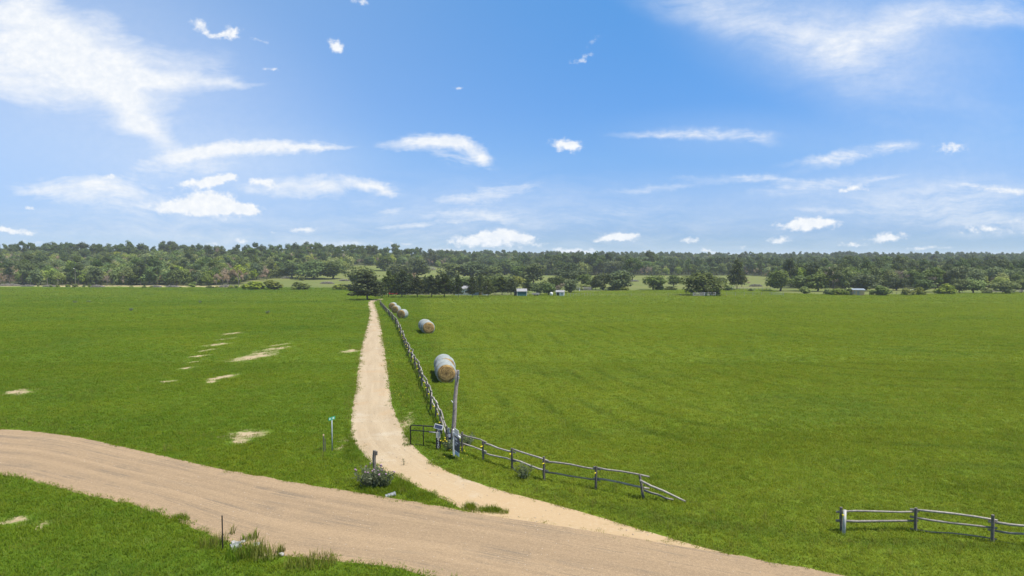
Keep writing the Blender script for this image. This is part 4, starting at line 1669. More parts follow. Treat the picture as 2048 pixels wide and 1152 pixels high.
weed(741, 974, 80, .95, .85, .09, M['thistle'], 'thistle_bush', 'large grey green thistle bush at the foot of the stub post', 'bush', 12, M['pink'])
weed(768, 974, 40, .8, .55, .08, M['thistle'], 'thistle_bush', 'smaller thistle clump on the right side of the large one', 'bush', 5, M['pink'])
weed(1046, 958, 26, .8, .5, .07, M['thistle'], 'weed_clump', 'grey green weed clump below the rail fence by the road', 'weed')
weed(905, 900, 36, .6, .7, .08, M['thistle'], 'weed_clump', 'leafy weeds at the foot of the white sign post', 'weed', 6, M['flower'])
weed(808, 931, 3, .5, .2, .035, M['thistle'], 'weed_clump', 'single thin weed growing in the middle of the driveway', 'weed')
weed(935, 890, 26, .7, .5, .08, M['thistle'], 'weed_clump', 'weeds behind the first fence span right of the sign post', 'weed')
for (px, py, w) in ((150, 606, .9), (178, 605, 1.1), (535, 628, .5), (400, 606, .5), (262, 622, .5)):
    weed(px, py, 14, .7, w, .16, M['thistle'], 'weed_clump', 'pale weed tuft standing out in the flat left field', 'weed', group='pale weed tufts in the left field')


def clump(px, py, n, h, rad, label, mat='grass_y', w=.012):
    p = at(px, py)
    V, F, tp = blades(np.random.default_rng(int(px + py)), n, rad, h * .5, h, w, .3)
    o = link('grass_clump', npmesh('grass_clump', V, F, M[mat], {'tip': tp}))
    o.location = p
    return tag(o, label, 'grass clump', 'tall grass clumps round the culvert')


clump(508, 1080, 40, .6, .16, 'dark spiky grass clump alone on the gravel, leaning right', 'grass')
clump(492, 1082, 60, .4, .2, 'low green grass clump left of the spiky one', 'grass')
clump(465, 1070, 16, .6, .14, 'wispy grass tuft right of the steel post')
clump(563, 1106, 60, .5, .12, 'small upright grass tuft on the gravel right of the rubble')
clump(428, 1092, 130, .6, .5, 'tall olive grass clump left of the steel post')
clump(500, 1108, 190, .7, .6, 'tall olive grass clump right of the pipe end')
clump(532, 1114, 150, .65, .55, 'tall brownish grass clump below the gravel edge')
clump(640, 1126, 200, .45, .65, 'yellow green grass clump at the bottom edge of the gravel')
clump(600, 1132, 170, .42, .55, 'olive grass clump left of the yellow green one')
clump(478, 1116, 150, .65, .5, 'tall dark grass clump below the shiny pipe end', 'grass')

# yellow flowers dotted along the verge: one mass
fl = MB()
r_ = np.random.default_rng(21)
for _ in range(70):
    t = r_.uniform(0, 1)
    px, py = [(790, 740), (785, 720), (905, 905), (930, 915), (800, 800), (775, 690)][r_.integers(0, 6)]
    p = at(px + r_.normal() * 9, py + r_.normal() * 14)
    if inside(drive_poly, np.array([p.x]), np.array([p.y]))[0]:
        continue
    p = p + Vector((0, 0, r_.uniform(.25, .5)))
    fl.tube([p, p + Vector((.01, -.01, .02))], [.014, .018], 5)
tag(fl.build('wildflowers', M['flower']), 'tiny yellow flowers dotted along the driveway verge', 'wildflowers', kind='stuff')


# ------------------------------------------------------------------ hay bales
def bale_meshes(seed):
    r = np.random.default_rng(seed)
    Rb, Lb, n = .80, 1.36, 40
    mb = MB()
    V, F = [], []
    rings = [(-Lb / 2 - .02, .0), (-Lb / 2 - .03, .25), (-Lb / 2 - .01, .5), (-Lb / 2 + .02, .72), (Lb / 2 - .02, .72), (Lb / 2 + .01, .5), (Lb / 2 + .03, .25), (Lb / 2 + .02, 0)]
    for (y, q) in rings:
        for k in range(n):
            a = 2 * math.pi * k / n
            j = 0.0
            V.append((math.cos(a) * q, y + j, .8 + math.sin(a) * q))
    for i in range(len(rings) - 1):
        for k in range(n):
            F.append((i * n + k, (i + 1) * n + k, (i + 1) * n + (k + 1) % n, i * n + (k + 1) % n))
    core = MB().add(V, F).mesh('straw_core', M['straw'], True)
    V, F = [], []
    prof = [(-Lb / 2 + .03, .71), (-Lb / 2 + .04, .75), (-Lb / 2 + .08, .785), (-Lb / 2 + .16, .80), (-.35, .808), (0, .80), (.35, .808), (Lb / 2 - .16, .80), (Lb / 2 - .08, .785), (Lb / 2 - .04, .75), (Lb / 2 - .03, .71)]
    wob = r.normal(size=n) * .008
    for (y, q) in prof:
        for k in range(n):
            a = 2 * math.pi * k / n
            q2 = q + wob[k] + r.normal() * .003
            z = .8 + math.sin(a) * q2
            V.append((math.cos(a) * q2 * (1.03 if z < .5 else 1), y, max(z, .0)))
    for i in range(len(prof) - 1):
        for k in range(n):
            F.append((i * n + k, (i + 1) * n + k, (i + 1) * n + (k + 1) % n, i * n + (k + 1) % n))
    wrap = MB().add(V, F).mesh('net_wrap', M['netwrap'], True)
    return core, wrap


BM = [bale_meshes(s) for s in range(3)]


def bale(x, y, rz, label, k):
    q = 1.1 * (.965, 1.03, 1.0, 1.04, .985)[(k + len(label)) % 5]
    o = thing('hay_bale', label, 'hay bale', (x, y, Hs(x, y)), rz, 'round hay bales along the drive fence', (q, 1.06, q))
    link('straw_core', BM[k % 3][0], o)
    link('net_wrap', BM[k % 3][1], o)
    o.location.z += random.uniform(-.03, .0)


nb = ['front bale of the nearest row, its straw face behind the leaning pole', 'second bale of the nearest row, behind its front bale',
      'third bale of the nearest row of hay', 'rearmost bale of the nearest row of hay']
p0 = at(893, 767)
axd = Vector((-.135, 1, 0)).normalized()
for k in range(4):
    c = p0 + axd * (.75 + 1.52 * k) + Vector(((0, -.10, .05, -.08)[k], 0, 0))
    bale(c.x, c.y, math.atan2(-axd.x, axd.y) + random.uniform(-.03, .03), nb[k], k)
nb = ['front bale of the middle row, tan straw face showing', 'second bale of the middle row, behind its front bale', 'third bale of the middle row of hay', 'rearmost bale of the middle row of hay']
p0 = at(857, 668.5)
axd = Vector((-.235, 1, 0)).normalized()
for k in range(4):
    c = p0 + axd * (.75 + 1.52 * k) + Vector(((.04, -.08, .05, -.05)[k], 0, 0))
    bale(c.x, c.y, math.atan2(-axd.x, axd.y) + random.uniform(-.04, .04), nb[k], k + 1)
for k, (px, py, rz, lb) in enumerate([(804, 638, -.28, 'nearest of the three far bales, pale wrap over its right side'), (791.5, 627, -.25, 'middle one of the three far bales, half hidden by its neighbour'),
                                      (785, 620, -.15, 'farthest of the three far bales, just beside the fence')]):
    p = at(px, py)
    bale(p.x, p.y + .7, rz, lb, k)


# ------------------------------------------------------------------ buildings
def gable(mb, w, d, h, rise, over=.3, th=.08):
    """gable roof, ridge along x, slab thickness th"""
    a, b = w / 2 + over, d / 2 + over
    zE = h - rise * over / (d / 2)
    V = []
    for dz in (0, th):
        V += [(-a, -b, zE + dz), (a, -b, zE + dz), (a, 0, h + rise + dz), (-a, 0, h + rise + dz), (a, b, zE + dz), (-a, b, zE + dz)]
    F = [(0, 3, 2, 1), (3, 5, 4, 2), (6, 7, 8, 9), (9, 8, 10, 11), (0, 1, 7, 6), (4, 5, 11, 10), (1, 2, 8, 7), (2, 4, 10, 8), (3, 0, 6, 9), (5, 3, 9, 11)]
    return mb.add(V, F)


def house_walls(w, d, h, rise):
    V = [(-w / 2, -d / 2, -.4), (w / 2, -d / 2, -.4), (w / 2, d / 2, -.4), (-w / 2, d / 2, -.4), (-w / 2, -d / 2, h), (w / 2, -d / 2, h), (w / 2, d / 2, h), (-w / 2, d / 2, h),
         (-w / 2, 0, h + rise - .02), (w / 2, 0, h + rise - .02)]
    F = [(0, 1, 5, 4), (2, 3, 7, 6), (1, 2, 6, 9, 5), (3, 0, 4, 8, 7), (4, 5, 9, 8), (6, 7, 8, 9)]
    return MB().add(V, F)


hp = at(944, 590.5)
hw = px2m(66, hp.y)
hs = thing('house', 'low white house with an ochre door behind the row of pines', 'house', hp + Vector((0, 3, 0)), R(-4))
house_walls(hw, 6, 2.5, 1.0).build('wall', M['siding'], hs)
gable(MB(), hw, 6, 2.5, 1.0, .35).build('roof', M['roofpale'], hs)
dr = MB().box((hw * .27, -3.03, .9), (.95, .06, 2.0)).build('door', M['door'], hs)
MB().tube([(hw * .27 + .36, -3.08, .9), (hw * .27 + .36, -3.12, .9)], .03, 6).build('handle', M['steel'], dr)
for wx in (-.36, -.16, .08, .42):
    wn = MB().box((hw * wx, -3.02, 1.35), (1.15, .06, .95)).build('window', M['white'], hs)
    MB().box((hw * wx, -3.045, 1.35), (.95, .04, .75)).build('pane', M['glass'], wn)

sh = at(1043.5, 592.5)
sw = px2m(19, sh.y)
s_ = thing('shed', 'small teal shed with white trim and pale metal roof', 'shed', sh + Vector((0, 1.4, 0)), R(3))
house_walls(sw, 2.8, 1.9, .85).build('wall', M['teal'], s_)
gable(MB(), sw, 2.8, 1.9, .85, .2).build('roof', M['roofpale'], s_)
for sx in (-1, 1):
    MB().box((sx * (sw / 2 + .02), -1.41, .9), (.16, .1, 1.95)).build('corner_trim', M['white'], s_)
MB().box((0, -1.42, 1.86), (sw - .16, .06, .1)).build('fascia', M['white'], s_)
MB().box((-sw / 2 - .55, .3, .9), (1.0, 1.8, 1.9)).build('dark_side_block', M['black'], s_)  # solid black block along the dark left side of the shed

wk = at(1121, 592)
s_ = thing('small_shack', 'small white shack with a dark opening under the brown dead tree', 'shack', wk + Vector((0, 1.5, 0)), R(-8))
house_walls(3.0, 2.4, 1.5, .6).build('wall', M['siding'], s_)
gable(MB(), 3.0, 2.4, 1.5, .6, .2).build('roof', M['roofpale'], s_)
MB().box((-.8, -1.21, .7), (1.0, .05, 1.4)).build('opening', M['black'], s_)
wn = MB().box((.75, -1.22, .9), (.6, .05, .6)).build('window', M['greyboard'], s_)

tl = at(1072, 592)
t_ = thing('flat_trailer', 'low grey trailer parked right of the teal shed', 'trailer', tl + Vector((0, 1, 0)), R(5))
MB().box((0, 0, .62), (2.7, 1.5, .16)).box((0, -.72, .9), (2.7, .05, .45)).box((0, .72, .9), (2.7, .05, .45)).build('bed', M['greyboard'], t_)
for sx in (-.5, .5):
    for sy in (-.8, .8):
        MB().tube([(sx, sy - .09, .3), (sx, sy + .09, .3)], .3, 14).build('wheel', M['tyre'], t_)
MB().tube([(1.35, 0, .6), (2.3, 0, .5)], .05, 6).build('tow_bar', M['black'], t_)

wp = at(1103, 592)
s_ = thing('water_tank', 'low white tank beside the small white shack', 'tank', wp + Vector((0, 1, 0)))
MB().tube([(0, 0, 0), (0, 0, 1.15), (0, 0, 1.3), (0, 0, 1.38)], [.62, .62, .5, .2], 20).build('body', M['white'], s_, True)
MB().tube([(0, 0, 1.38), (0, 0, 1.46)], .18, 12).build('lid', M['white'], s_)

# wooden shack on the right
ws = at(1721, 591)
s_ = thing('wooden_shack', 'tan plywood shack with a flat tin roof among the right shrubs', 'shack', ws + Vector((0, 1.8, 0)), R(-16))
w_, h_ = px2m(20, ws.y), 2.05
MB().add([(-w_ / 2, -1.5, -.3), (w_ / 2, -1.5, -.3), (w_ / 2, 1.5, -.3), (-w_ / 2, 1.5, -.3), (-w_ / 2, -1.5, h_), (w_ / 2, -1.5, h_), (w_ / 2, 1.5, h_ + .35), (-w_ / 2, 1.5, h_ + .35)],
         [(0, 1, 5, 4), (1, 2, 6, 5), (2, 3, 7, 6), (3, 0, 4, 7)]).build('wall', M['plywood'], s_)
a_, b_ = w_ / 2 + .35, 1.85
MB().add([(-a_, -b_, h_ - .03), (a_, -b_, h_ - .03), (a_, b_, h_ + .42), (-a_, b_, h_ + .42), (-a_, -b_, h_ + .09), (a_, -b_, h_ + .09), (a_, b_, h_ + .54), (-a_, b_, h_ + .54)],
         [(3, 2, 1, 0), (4, 5, 6, 7), (0, 1, 5, 4), (1, 2, 6, 5), (2, 3, 7, 6), (3, 0, 4, 7)]).build('roof', M['rooftin'], s_)
MB().box((-.25, -1.52, .85), (.8, .06, 1.75)).build('door', M['greyboard'], s_)
MB().box((-w_ / 2 + .35, -1.52, 1.2), (.6, .05, 1.0)).build('side_panel', M['greyboard'], s_)

# white shelter roof
sw_ = at(1825, 590)
s_ = thing('animal_shelter', 'small shelter with a bright white slanted roof between two bushes', 'shelter', sw_ + Vector((0, 1.2, 0)), R(-25))
for sx in (-1, 1):
    for sy in (-1, 1):
        MB().tube([(sx, sy, -.2), (sx, sy, 1.7 + sx * .25)], .06, 6).build('post', M['post'], s_)
MB().add([(-1.4, -1.3, 1.4), (1.4, -1.3, 2.1), (1.4, 1.3, 2.2), (-1.4, 1.3, 1.5), (-1.4, -1.3, 1.48), (1.4, -1.3, 2.18), (1.4, 1.3, 2.28), (-1.4, 1.3, 1.58)],
         [(3, 2, 1, 0), (4, 5, 6, 7), (0, 1, 5, 4), (1, 2, 6, 5), (2, 3, 7, 6), (3, 0, 4, 7)]).build('roof', M['white'], s_)

# far white roofed building in the right wood
fx = (2002 - 1024) / FPX * 420
s_ = thing('far_house', 'distant white roofed house among the trees on the far right', 'house', (fx, 420, Hs(fx, 420)), R(15))
zr = ztop(555, 420) - Hs(fx, 420)
house_walls(9, 6, zr - 1.4, 1.5).build('wall', M['siding'], s_)
gable(MB(), 9, 6, zr - 1.4, 1.5, .4).build('roof', M['white'], s_)
MB().box((0, -3.03, zr - 2.6), (1.2, .06, 1.0)).build('window', M['glass'], s_)


# cars
def car(px, py, rz, mat, label):
    p = at(px, py)
    o = thing('parked_car', label, 'car', p + Vector((0, 1, 0)), rz)
    prof = [(-2.1, .35), (2.1, .35), (2.15, .7), (1.9, .85), (1.1, .92), (.55, 1.42), (-1.1, 1.45), (-1.75, .98), (-2.15, .9)]
    MB().prism(prof, -.85, .85).build('body', mat, o, bevel=.05)
    MB().prism([(.85, .95), (.42, 1.35), (-1.0, 1.37), (-1.5, .98)], -.87, -.845).build('window', M['glass'], o)
    MB().prism([(.85, .95), (.42, 1.35), (-1.0, 1.37), (-1.5, .98)], .845, .87).build('window', M['glass'], o)
    for sx in (-1.3, 1.3):
        for sy in (-.8, .8):
            MB().tube([(sx, sy - .1, .32), (sx, sy + .1, .32)], .32, 16).build('wheel', M['tyre'], o)


car(788, 590, R(8), M['red'], 'red car parked under the pines near the driveway end')
car(803, 590, R(-10), M['darkcar'], 'dark blue car parked behind the broad pine')

# yard light and pole
yl = at(151, 574)
s_ = thing('yard_light', 'tall dark pole with a lamp at the edge of the left wood', 'lamp post', yl)
hh = ztop(537, yl.y) - yl.z
MB().tube([(0, 0, -.3), (0, 0, hh)], [.16, .13], 8).build('pole', M['post'], s_)
MB().tube([(0, 0, hh - .1), (-.5, -.1, hh + .1)], .06, 6).build('arm', M['steel'], s_)
MB().tube([(-.5, -.1, hh + .15), (-.5, -.1, hh - .15)], [.12, .25], 10).build('lamp', M['white'], s_)
for k, (px, py, tpy, lb) in enumerate([(115.5, 572, 553, 'pale dead trunk leaning at the wood edge, left of the yard light'), (94.5, 572, 554, 'short white dead trunk at the wood edge, far left'),
                                       (477, 575, 538, 'pale grey dead trunk behind the long brush pile')]):
    p = at(px, py)
    h = ztop(tpy, p.y) - p.z
    MB().tube([(0, 0, -.2), (.1, 0, h * .5), (.35, 0, h)], [.15, .12, .05], 6).tube([(.1, 0, h * .5), (-.4, 0, h * .75)], [.1, .04], 5).build('dead_trunk', M['greybark'])
    o = bpy.data.objects[[q.name for q in bpy.data.objects if q.name.startswith('dead_trunk')][-1]]
    o.location = p
    tag(o, lb, 'dead trunk', 'pale dead trunks at the wood edge')


# far fences
def far_fence(label, a, b, step, ph, rails, mat, rr=.05, pr=.07, name='field_fence', group='far field fences', seed=1):
    A, B = at(*a), at(*b)
    n = max(2, int((B - A).length / step) + 1)
    f = thing(name, label, 'fence', A, group=group)
    pts = []
    for k in range(n):
        p = A.lerp(B, k / (n - 1))
        p.z = Hs(p.x, p.y)
        pts.append(p - A)
        MB().tube([p - A + Vector((0, 0, -.2)), p - A + Vector((0, 0, ph))], pr, 6).build('post', mat, f)
    for hh in rails:
        MB().tube([p + Vector((0, -pr - rr * .6, hh)) for p in pts], rr, 5).build('rail', mat, f)
    return f


far_fence('pale rail fence running behind the trunks of the pine row', (812, 592), (1030, 590.5), 4, 1.25, (1.1, .6), M['rail'])
far_fence('short wire fence of close posts right of the small white shack', (1135, 592.5), (1186, 591.5), 1.2, 1.2, (1.0,), M['greyboard'], .02, .06)
far_fence('thin wire fence crossing the right field towards the huge oak', (1190, 592.5), (1386, 592.5), 4.5, 1.0, (.9, .5), M['greyboard'], .015, .04)
far_fence('white rail fence at the foot of the huge field oak', (1386, 593), (1431, 592.5), 4.5, 1.5, (1.25, .55), M['white'], .07, .08)
far_fence('thin wire fence from the huge oak to the small metal gate', (1436, 592.5), (1540, 591.5), 3.4, 1.5, (1.3, .7), M['greyboard'], .015, .06)
far_fence('small grey metal gate panel at the right end of the wire fence', (1543, 591.5), (1567, 591.5), 4.2, 1.4, (1.25, .85, .45), M['steel'], .035, .07)
far_fence('pale picket fence behind the bushes right of the ragged pine', (1464, 581.5), (1540, 581.8), 1.6, 1.5, (1.3,), M['greyboard'], .05, .08)
far_fence('grey board fence in front of the hedge left of the wooden shack', (1690, 590.5), (1714, 590.8), 1.6, 1.0, (.9, .6, .3), M['rail'], .09, .08)
far_fence('weathered log fence under the bright low tree at the right edge', (1980, 586.5), (2075, 585.5), 3.0, 1.3, (1.15, .65), M['rail'], .1, .12)
far_fence('grey board fence behind the yellow green bush right of the white shack', (1152, 580.5), (1182, 580.5), 2.2, 1.5, (1.35, .9, .45), M['greyboard'], .14, .1)
far_fence('rusty low fence posts between the right shrubs', (1776, 589), (1802, 589.5), 1.4, 1.2, (1.0,), M['pole'], .03, .09)
MB().box((0, 0, .5), (.45, .12, 1.5)).build('white_marker', M['white'])
o = bpy.data.objects['white_marker']
o.location = at(1159, 582)
tag(o, 'small white upright board at the left end of the grey board fence', 'marker board')

# ------------------------------------------------------------------ air
hz = MB().box((0, 2500, 5), (26000, 24000, 70)).build('haze', None)
hz.data.materials.clear()
hm = bpy.data.materials.new('haze_air')
hm.use_nodes = True
hn = hm.node_tree
hn.nodes.clear()
ho = hn.nodes.new('ShaderNodeOutputMaterial')
hv = hn.nodes.new('ShaderNodeVolumePrincipled')
hv.inputs['Color'].default_value = (.85, .92, 1, 1)
hv.inputs['Density'].default_value = .00014
hv.inputs['Anisotropy'].default_value = .0
hn.links.new(hv.outputs[0], ho.inputs['Volume'])
hz.data.materials.append(hm)
tag(hz, 'thin blue haze over the far hills', 'haze', kind='stuff')
HAZE = True
if not HAZE:
    bpy.data.objects.remove(hz)

# ------------------------------------------------------------------ sun, sky and clouds
SUN = Vector((.40, -.16, .90)).normalized()
EL, AZ = math.asin(SUN.z), math.atan2(SUN.x, SUN.y)
ld = bpy.data.lights.new('sun', 'SUN')
ld.energy = 4.5
ld.angle = R(.9)
ld.color = (1, .96, .89)
lo = bpy.data.objects.new('sun', ld)
lo.rotation_euler = SUN.to_track_quat('Z', 'Y').to_euler()
COL.objects.link(lo)

w = bpy.data.worlds.new('World')
sc.world = w
w.use_nodes = True
t = NT(w.node_tree)
bg = t.n['Background']
sky = t.node('ShaderNodeTexSky', sky_type='NISHITA')
sky.sun_disc = False
sky.sun_elevation = EL
sky.sun_rotation = AZ
sky.altitude = 100
sky.air_density = 1.0
sky.dust_density = .0
sky.ozone_density = 2.0
bg.inputs[1].default_value = .1
G = t.node('ShaderNodeTexCoord').outputs['Generated']
s = t.node('ShaderNodeSeparateXYZ')
t.l.new(G, s.inputs[0])
fy = t.math('MAXIMUM', s.outputs[1], .02)
U = t.math('DIVIDE', s.outputs[0], fy)
Vv = t.math('DIVIDE', s.outputs[2], fy)
front = t.mapr(s.outputs[1], .05, .25)
cmb = t.node('ShaderNodeCombineXYZ')
t.l.new(U, cmb.inputs[0])
t.l.new(Vv, cmb.inputs[1])
Q = cmb.outputs[0]


def uv(px, py):
    d = ray(px, py)
    return d[0] / d[1], d[2] / d[1]


# gentle warp so outlines are ragged
def warp(vec, scale, amp, stretch=(1, 1, 1)):
    n = t.node('ShaderNodeTexNoise', noise_dimensions='2D')
    t.put(n.inputs['Vector'], t.mapping(vec, scale=stretch))
    n.inputs['Scale'].default_value = scale
    n.inputs['Detail'].default_value = 3
    n.inputs['Roughness'].default_value = .6
    m = t.node('ShaderNodeVectorMath', operation='MULTIPLY_ADD')
    t.l.new(n.outputs['Color'], m.inputs[0])
    m.inputs[1].default_value = (amp * 2, amp * 2, 0)
    m.inputs[2].default_value = (-amp, -amp, 0)
    return t.vmath('ADD', vec, m.outputs[0])


def blobs(vec, lst, kx=1.2):
    acc = None
    for (px, py, rx, ry, rot, k) in lst:
        u0, v0 = uv(px, py)
        vk = vec
        if acc is not None:                                  # evaluate one cloud after the other
            m = t.node('ShaderNodeVectorMath', operation='MULTIPLY_ADD')
            t.l.new(acc, m.inputs[0])
            m.inputs[1].default_value = (1e-7, 1e-7, 0)
            t.put(m.inputs[2], vec)
            vk = m.outputs[0]
        q = t.mapping(vk, loc=(u0, v0, 0), rot=(0, 0, R(-rot)), scale=(rx * kx / FPX, ry * kx / FPX, 1), typ='TEXTURE')
        v = t.mapr(t.vmath('LENGTH', q), 1.0, .0, 0, k, smooth=True)
        acc = v if acc is None else t.math('ADD', acc, v)
    return acc


CIR_A = [(85, 105, 220, 80, 8, 1.1), (30, 60, 130, 70, 0, .6), (190, 150, 170, 75, 35, 1.0), (255, 215, 120, 40, 48, .9), (300, 262, 70, 18, 35, .6), (270, 170, 190, 45, -3, .6), (380, 165, 160, 18, 3, .75),
         (470, 172, 70, 8, 6, .45), (330, 118, 150, 34, 3, .35), (40, 12, 100, 30, -14, .9), (0, 150, 150, 60, 15, .5), (20, 175, 170, 30, 15, .35), (210, 60, 60, 30, 20, .5)]
CIR_B = [(350, 320, 90, 18, -14, .75), (430, 305, 130, 18, -6, .9), (530, 298, 150, 15, -2, .9), (630, 297, 82, 7, 0, .8), (400, 335, 120, 16, -8, .35),
         (830, 287, 80, 14, -6, .75), (890, 283, 85, 16, 6, 1.0), (945, 300, 50, 18, 35, 1.0), (968, 322, 16, 10, 60, .6), (900, 312, 90, 18, 15, .3),
         (150, 375, 130, 22, -3, .6), (230, 372, 110, 20, 10, .6), (230, 400, 200, 26, 8, .5), (380, 425, 150, 8, 8, .35), (70, 380, 60, 8, -10, .3),
         (590, 375, 110, 20, -2, .65), (670, 366, 110, 16, 3, .6), (740, 372, 60, 14, 14, .8), (770, 382, 28, 9, 30, .6), (640, 388, 140, 20, 5, .25),
         (995, 384, 110, 14, -8, .45), (940, 400, 90, 14, -4, .35), (950, 430, 110, 16, 0, .6), (840, 448, 140, 6, -5, .4), (1010, 440, 60, 10, 10, .4), (780, 425, 40, 8, -4, .3)]
CIR_C = [(1330, 268, 110, 8, -1, .55), (1430, 268, 120, 13, 3, .6), (1510, 277, 50, 11, 15, .45),
         (1640, 318, 80, 9, -10, .4), (1720, 306, 100, 13, -10, .75), (1790, 300, 50, 10, -8, .7), (1690, 322, 110, 10, -12, .35),
         (1440, 356, 90, 8, 2, .7), (1540, 358, 110, 9, 4, .6), (1640, 368, 130, 10, -6, .45), (1760, 360, 60, 5, -10, .4), (1330, 372, 130, 8, -6, .3), (1600, 380, 120, 14, -4, .25),
         (1990, 378, 90, 7, 4, .8), (1930, 400, 200, 46, -6, .35), (1990, 445, 140, 30, 0, .45), (1800, 400, 240, 50, 0, .25), (1660, 420, 90, 6, 3, .3),
         (1020, 420, 500, 90, 0, .14), (500, 465, 800, 60, 0, .16), (1500, 470, 700, 70, 0, .14), (690, 488, 120, 9, 2, .5), (300, 450, 380, 40, 3, .2), (1230, 430, 160, 14, -10, .12)]
CIR_T = [(1420, 15, 240, 60, 20, .40), (1560, 40, 280, 90, 15, .40), (1700, 75, 210, 60, 8, .50), (1690, 120, 160, 70, 20, .35), (1800, 60, 150, 60, -25, .45), (1920, 22, 220, 46, -8, .65), (2010, 30, 130, 30, -4, .5), (1860, 190, 330, 120, 10, .14), (1680, 160, 300, 90, 15, .14)]
CUM = [(370, 412, 75, 16, -5, .85), (420, 403, 60, 26, 0, 1.1), (470, 418, 55, 15, 10, 1.0), (420, 421, 110, 14, 1, .9), (500, 424, 22, 9, 0, .5),
       (400, 368, 60, 12, -6, .9), (440, 360, 40, 14, -8, 1.0), (465, 352, 20, 8, -10, .6), (222, 357, 22, 7, 5, .7), (530, 370, 36, 11, 10, .9),
       (668, 90, 19, 15, 20, 1.1), (395, 50, 20, 14, 20, .8), (425, 68, 22, 9, 15, .75), (458, 65, 26, 14, 0, .95), (515, 78, 26, 5, 10, .45), (544, 138, 20, 6, 5, .45), (914, 174, 14, 5, 0, .5), (1160, 120, 34, 10, -25, .42), (720, 3, 20, 7, 0, .5), (1183, 85, 26, 6, -30, .3),
       (1130, 291, 38, 15, 5, 1.1), (1903, 297, 42, 14, -3, .62), (1712, 375, 42, 10, -3, .55), (1690, 381, 24, 6, 0, .4),
       (985, 478, 85, 13, -2, .95), (1005, 466, 50, 12, 0, .85), (1045, 478, 45, 9, 3, .8), (935, 484, 40, 6, 0, .6), (990, 492, 110, 8, 0, .65), (1290, 503, 30, 4, 0, .4),
       (1235, 477, 50, 10, -2, 1.0), (1245, 473, 28, 9, 0, .6), (1200, 482, 24, 4, 0, .4), (1610, 450, 80, 12, -2, .95), (1628, 443, 45, 11, 0, .8), (1560, 479, 38, 7, 0, .75), (1772, 473, 46, 11, -3, .95), (1710, 488, 40, 6, 0, .6), (1845, 495, 36, 7, -3, .7), (1895, 493, 26, 5, 0, .45),
       (1376, 477, 24, 7, 0, .75), (1420, 500, 30, 6, 0, .7), (1130, 503, 50, 8, 0, .85), (1160, 505, 40, 6, 0, .6), (35, 462, 46, 7, 2, .85), (5, 459, 20, 7, 0, .6), (60, 482, 28, 6, 0, .5), (605, 457, 32, 7, 0, .8), (548, 462, 12, 3, 0, .4), (480, 480, 26, 6, 0, .6), (430, 482, 22, 5, 0, .5), (52, 415, 22, 4, 0, .45), (1486, 492, 16, 4, 0, .4), (800, 488, 28, 5, 0, .4), (880, 502, 30, 6, 0, .6), (910, 505, 22, 6, 0, .5),
       (1838, 422, 14, 5, 0, .35), (1960, 455, 60, 10, -4, .45), (2030, 440, 40, 8, 0, .4), (2000, 460, 70, 9, 0, .4)]
Qc = warp(warp(Q, 5.0, .020), 24.0, .006)
Qb = warp(warp(Q, 7.0, .008, (.4, 1, 1)), 50.0, .006)
stA = t.noise(t.mapping(warp(Q, 3.0, .05), rot=(0, 0, R(38)), scale=(4, 16, 1)), 1.6, 6, .66, 0, '2D')
stA2 = t.noise(t.mapping(warp(Q, 3.0, .04), rot=(0, 0, R(-6)), scale=(5, 30, 1)), 1.6, 6, .66, 0, '2D')
stB = t.noise(t.mapping(warp(Q, 4.0, .03), rot=(0, 0, R(-24)), scale=(12, 52, 1)), 1.2, 6, .68, 0, '2D')
stC = t.noise(t.mapping(warp(Q, 4.0, .03), rot=(0, 0, R(14)), scale=(9, 46, 1)), 1.2, 6, .68, 0, '2D')
stT = t.noise(t.mapping(warp(Q, 3.0, .05), rot=(0, 0, R(25)), scale=(5, 20, 1)), 1.4, 6, .68, 0, '2D')


def cir(fieldv, st, lo, hi, gain=1.0):
    return t.math('MULTIPLY', t.math('MULTIPLY', fieldv, t.mapr(st, lo, hi, .25, 1.25)), gain, clamp=True)


stAA = t.math('ADD', t.math('MULTIPLY', stA, .55), t.math('MULTIPLY', stA2, .45))
fA = blobs(Qc, CIR_A, 1.36)
dA = t.mapr(t.math('ADD', fA, t.math('MULTIPLY', t.math('SUBTRACT', stAA, .5), 2.4)), .05, 1.45)
dA = t.math('MULTIPLY', dA, t.mapr(fA, 0.0, .25))
fB = blobs(Qb, CIR_B, 1.38)
dB = t.mapr(t.math('ADD', fB, t.math('MULTIPLY', t.math('SUBTRACT', stB, .5), 1.7)), .05, 1.2)
dB = t.math('MULTIPLY', dB, t.mapr(fB, 0.0, .25))
dC = cir(blobs(Qb, CIR_C, 1.35), stC, .36, .68)
fT = blobs(Qc, CIR_T)
dT = cir(fT, stT, .30, .72, .72)
fQ = blobs(Qb, CUM, 1.4)
bil = t.noise(t.mapping(Q, scale=(1, 1.4, 1)), 62.0, 5, .66, 0, '2D')
dQ = t.mapr(t.math('ADD', fQ, t.math('MULTIPLY', t.math('SUBTRACT', bil, .5), 1.5)), .14, .95, smooth=True)
dQ = t.math('MULTIPLY', dQ, t.mapr(fQ, .03, .25))
inv = None
VEIL = [(1720, 60, 430, 170, 12, .30), (1900, 330, 330, 130, 0, .16), (1650, 400, 560, 80, 0, .14), (240, 190, 520, 260, 20, .26), (480, 330, 330, 90, 0, .16), (980, 410, 330, 60, 0, .12), (1480, 270, 300, 60, 0, .10)]
dV = blobs(Q, VEIL, 1.2)
for d_ in (dA, dB, dC, dT, dV):
    one = t.math('SUBTRACT', 1.0, t.math('MULTIPLY', d_, .96, clamp=True))
    inv = one if inv is None else t.math('MULTIPLY', inv, one)
inv = t.math('MULTIPLY', inv, t.math('SUBTRACT', 1.0, dQ))
dens = t.math('MULTIPLY', t.math('SUBTRACT', 1.0, inv), front)
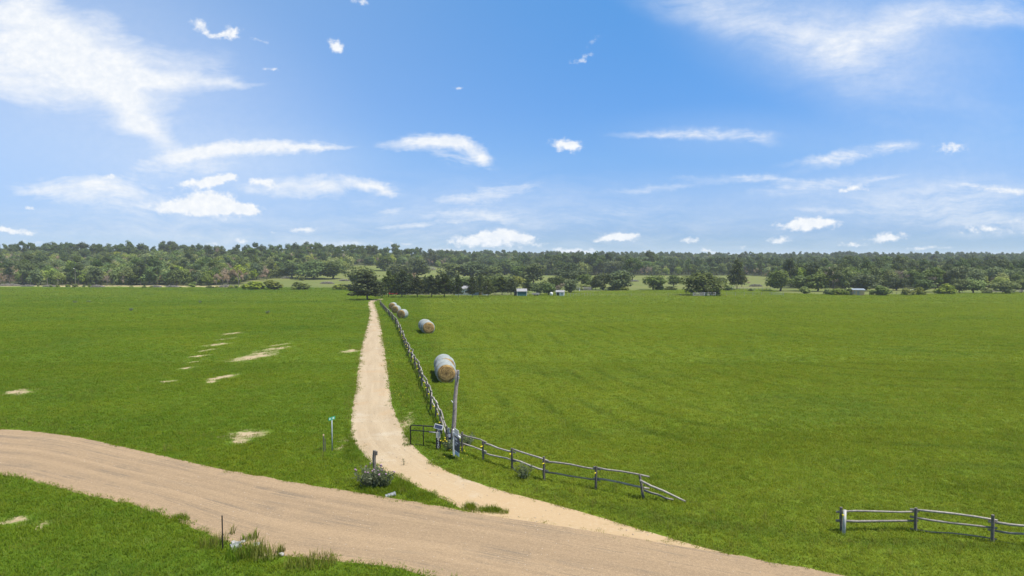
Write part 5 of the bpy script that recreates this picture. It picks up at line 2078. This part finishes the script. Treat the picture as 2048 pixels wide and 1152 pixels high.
# behind the viewer: a plain scatter of fair-weather cloud
nb_ = t.noise(G, 3.0, 6, .6)
back = t.math('MULTIPLY', t.math('MULTIPLY', t.mapr(nb_, .52, .7, 0, .6), t.mapr(s.outputs[1], .2, -.05)), t.mapr(s.outputs[2], .02, .2))
dens = t.math('MAXIMUM', dens, back)
skyc = t.hsv(sky.outputs[0], .5, 1.0, 1.0)
# the air's colour by height above the horizon
ramp = t.node('ShaderNodeValToRGB')
t.l.new(s.outputs[2], ramp.inputs[0])
cr = ramp.color_ramp
TINT = [(0.0, .25, .40, .76), (.034, .265, .395, .74), (.075, .35, .48, .78), (.139, .41, .59, .847), (.2126, .39, .65, .93), (.345, .41, .80, 1.07), (.7, .9, .95, .92)]
cr.elements[0].position, cr.elements[0].color = 0, (*TINT[0][1:], 1)
cr.elements[1].position, cr.elements[1].color = TINT[-1][0], (*TINT[-1][1:], 1)
for q in TINT[1:-1]:
    e = cr.elements.new(q[0])
    e.color = (*q[1:], 1)
skyc = t.mix(1.0, skyc, ramp.outputs[0], 'MULTIPLY')
# thin high veil, stronger to the left
veil = t.mapr(U, -.85, .25, .28, 0, smooth=True)
veil = t.math('MULTIPLY', t.math('MULTIPLY', veil, t.mapr(s.outputs[2], .0, .12, .5, 1)), front)
skyc = t.mix(veil, skyc, (5.2, 5.5, 5.9))
cloudc = t.mix(t.mapr(bil, .3, .7), (5.0, 5.3, 5.75), (5.85, 5.95, 6.05))
final = t.mix(dens, skyc, cloudc)
t.l.new(final, bg.inputs[0])

# ------------------------------------------------------------------ camera and view
cd = bpy.data.cameras.new('camera')
cd.sensor_width = 36
cd.lens = FPX / 2048 * 36
cd.clip_start = .5
cd.clip_end = 40000
cam = bpy.data.objects.new('camera', cd)
cam.location = (0, 0, CAM_H)
cam.rotation_euler = (math.pi / 2 - PITCH, 0, 0)
COL.objects.link(cam)
sc.camera = cam
sc.view_settings.view_transform = 'Standard'
sc.view_settings.look = 'None'
sc.view_settings.exposure = .75
sc.view_settings.gamma = 1
sc.cycles.volume_bounces = 1
sc.cycles.max_bounces = 4
w.cycles.sampling_method = 'NONE'
sc.cycles.transparent_max_bounces = 8
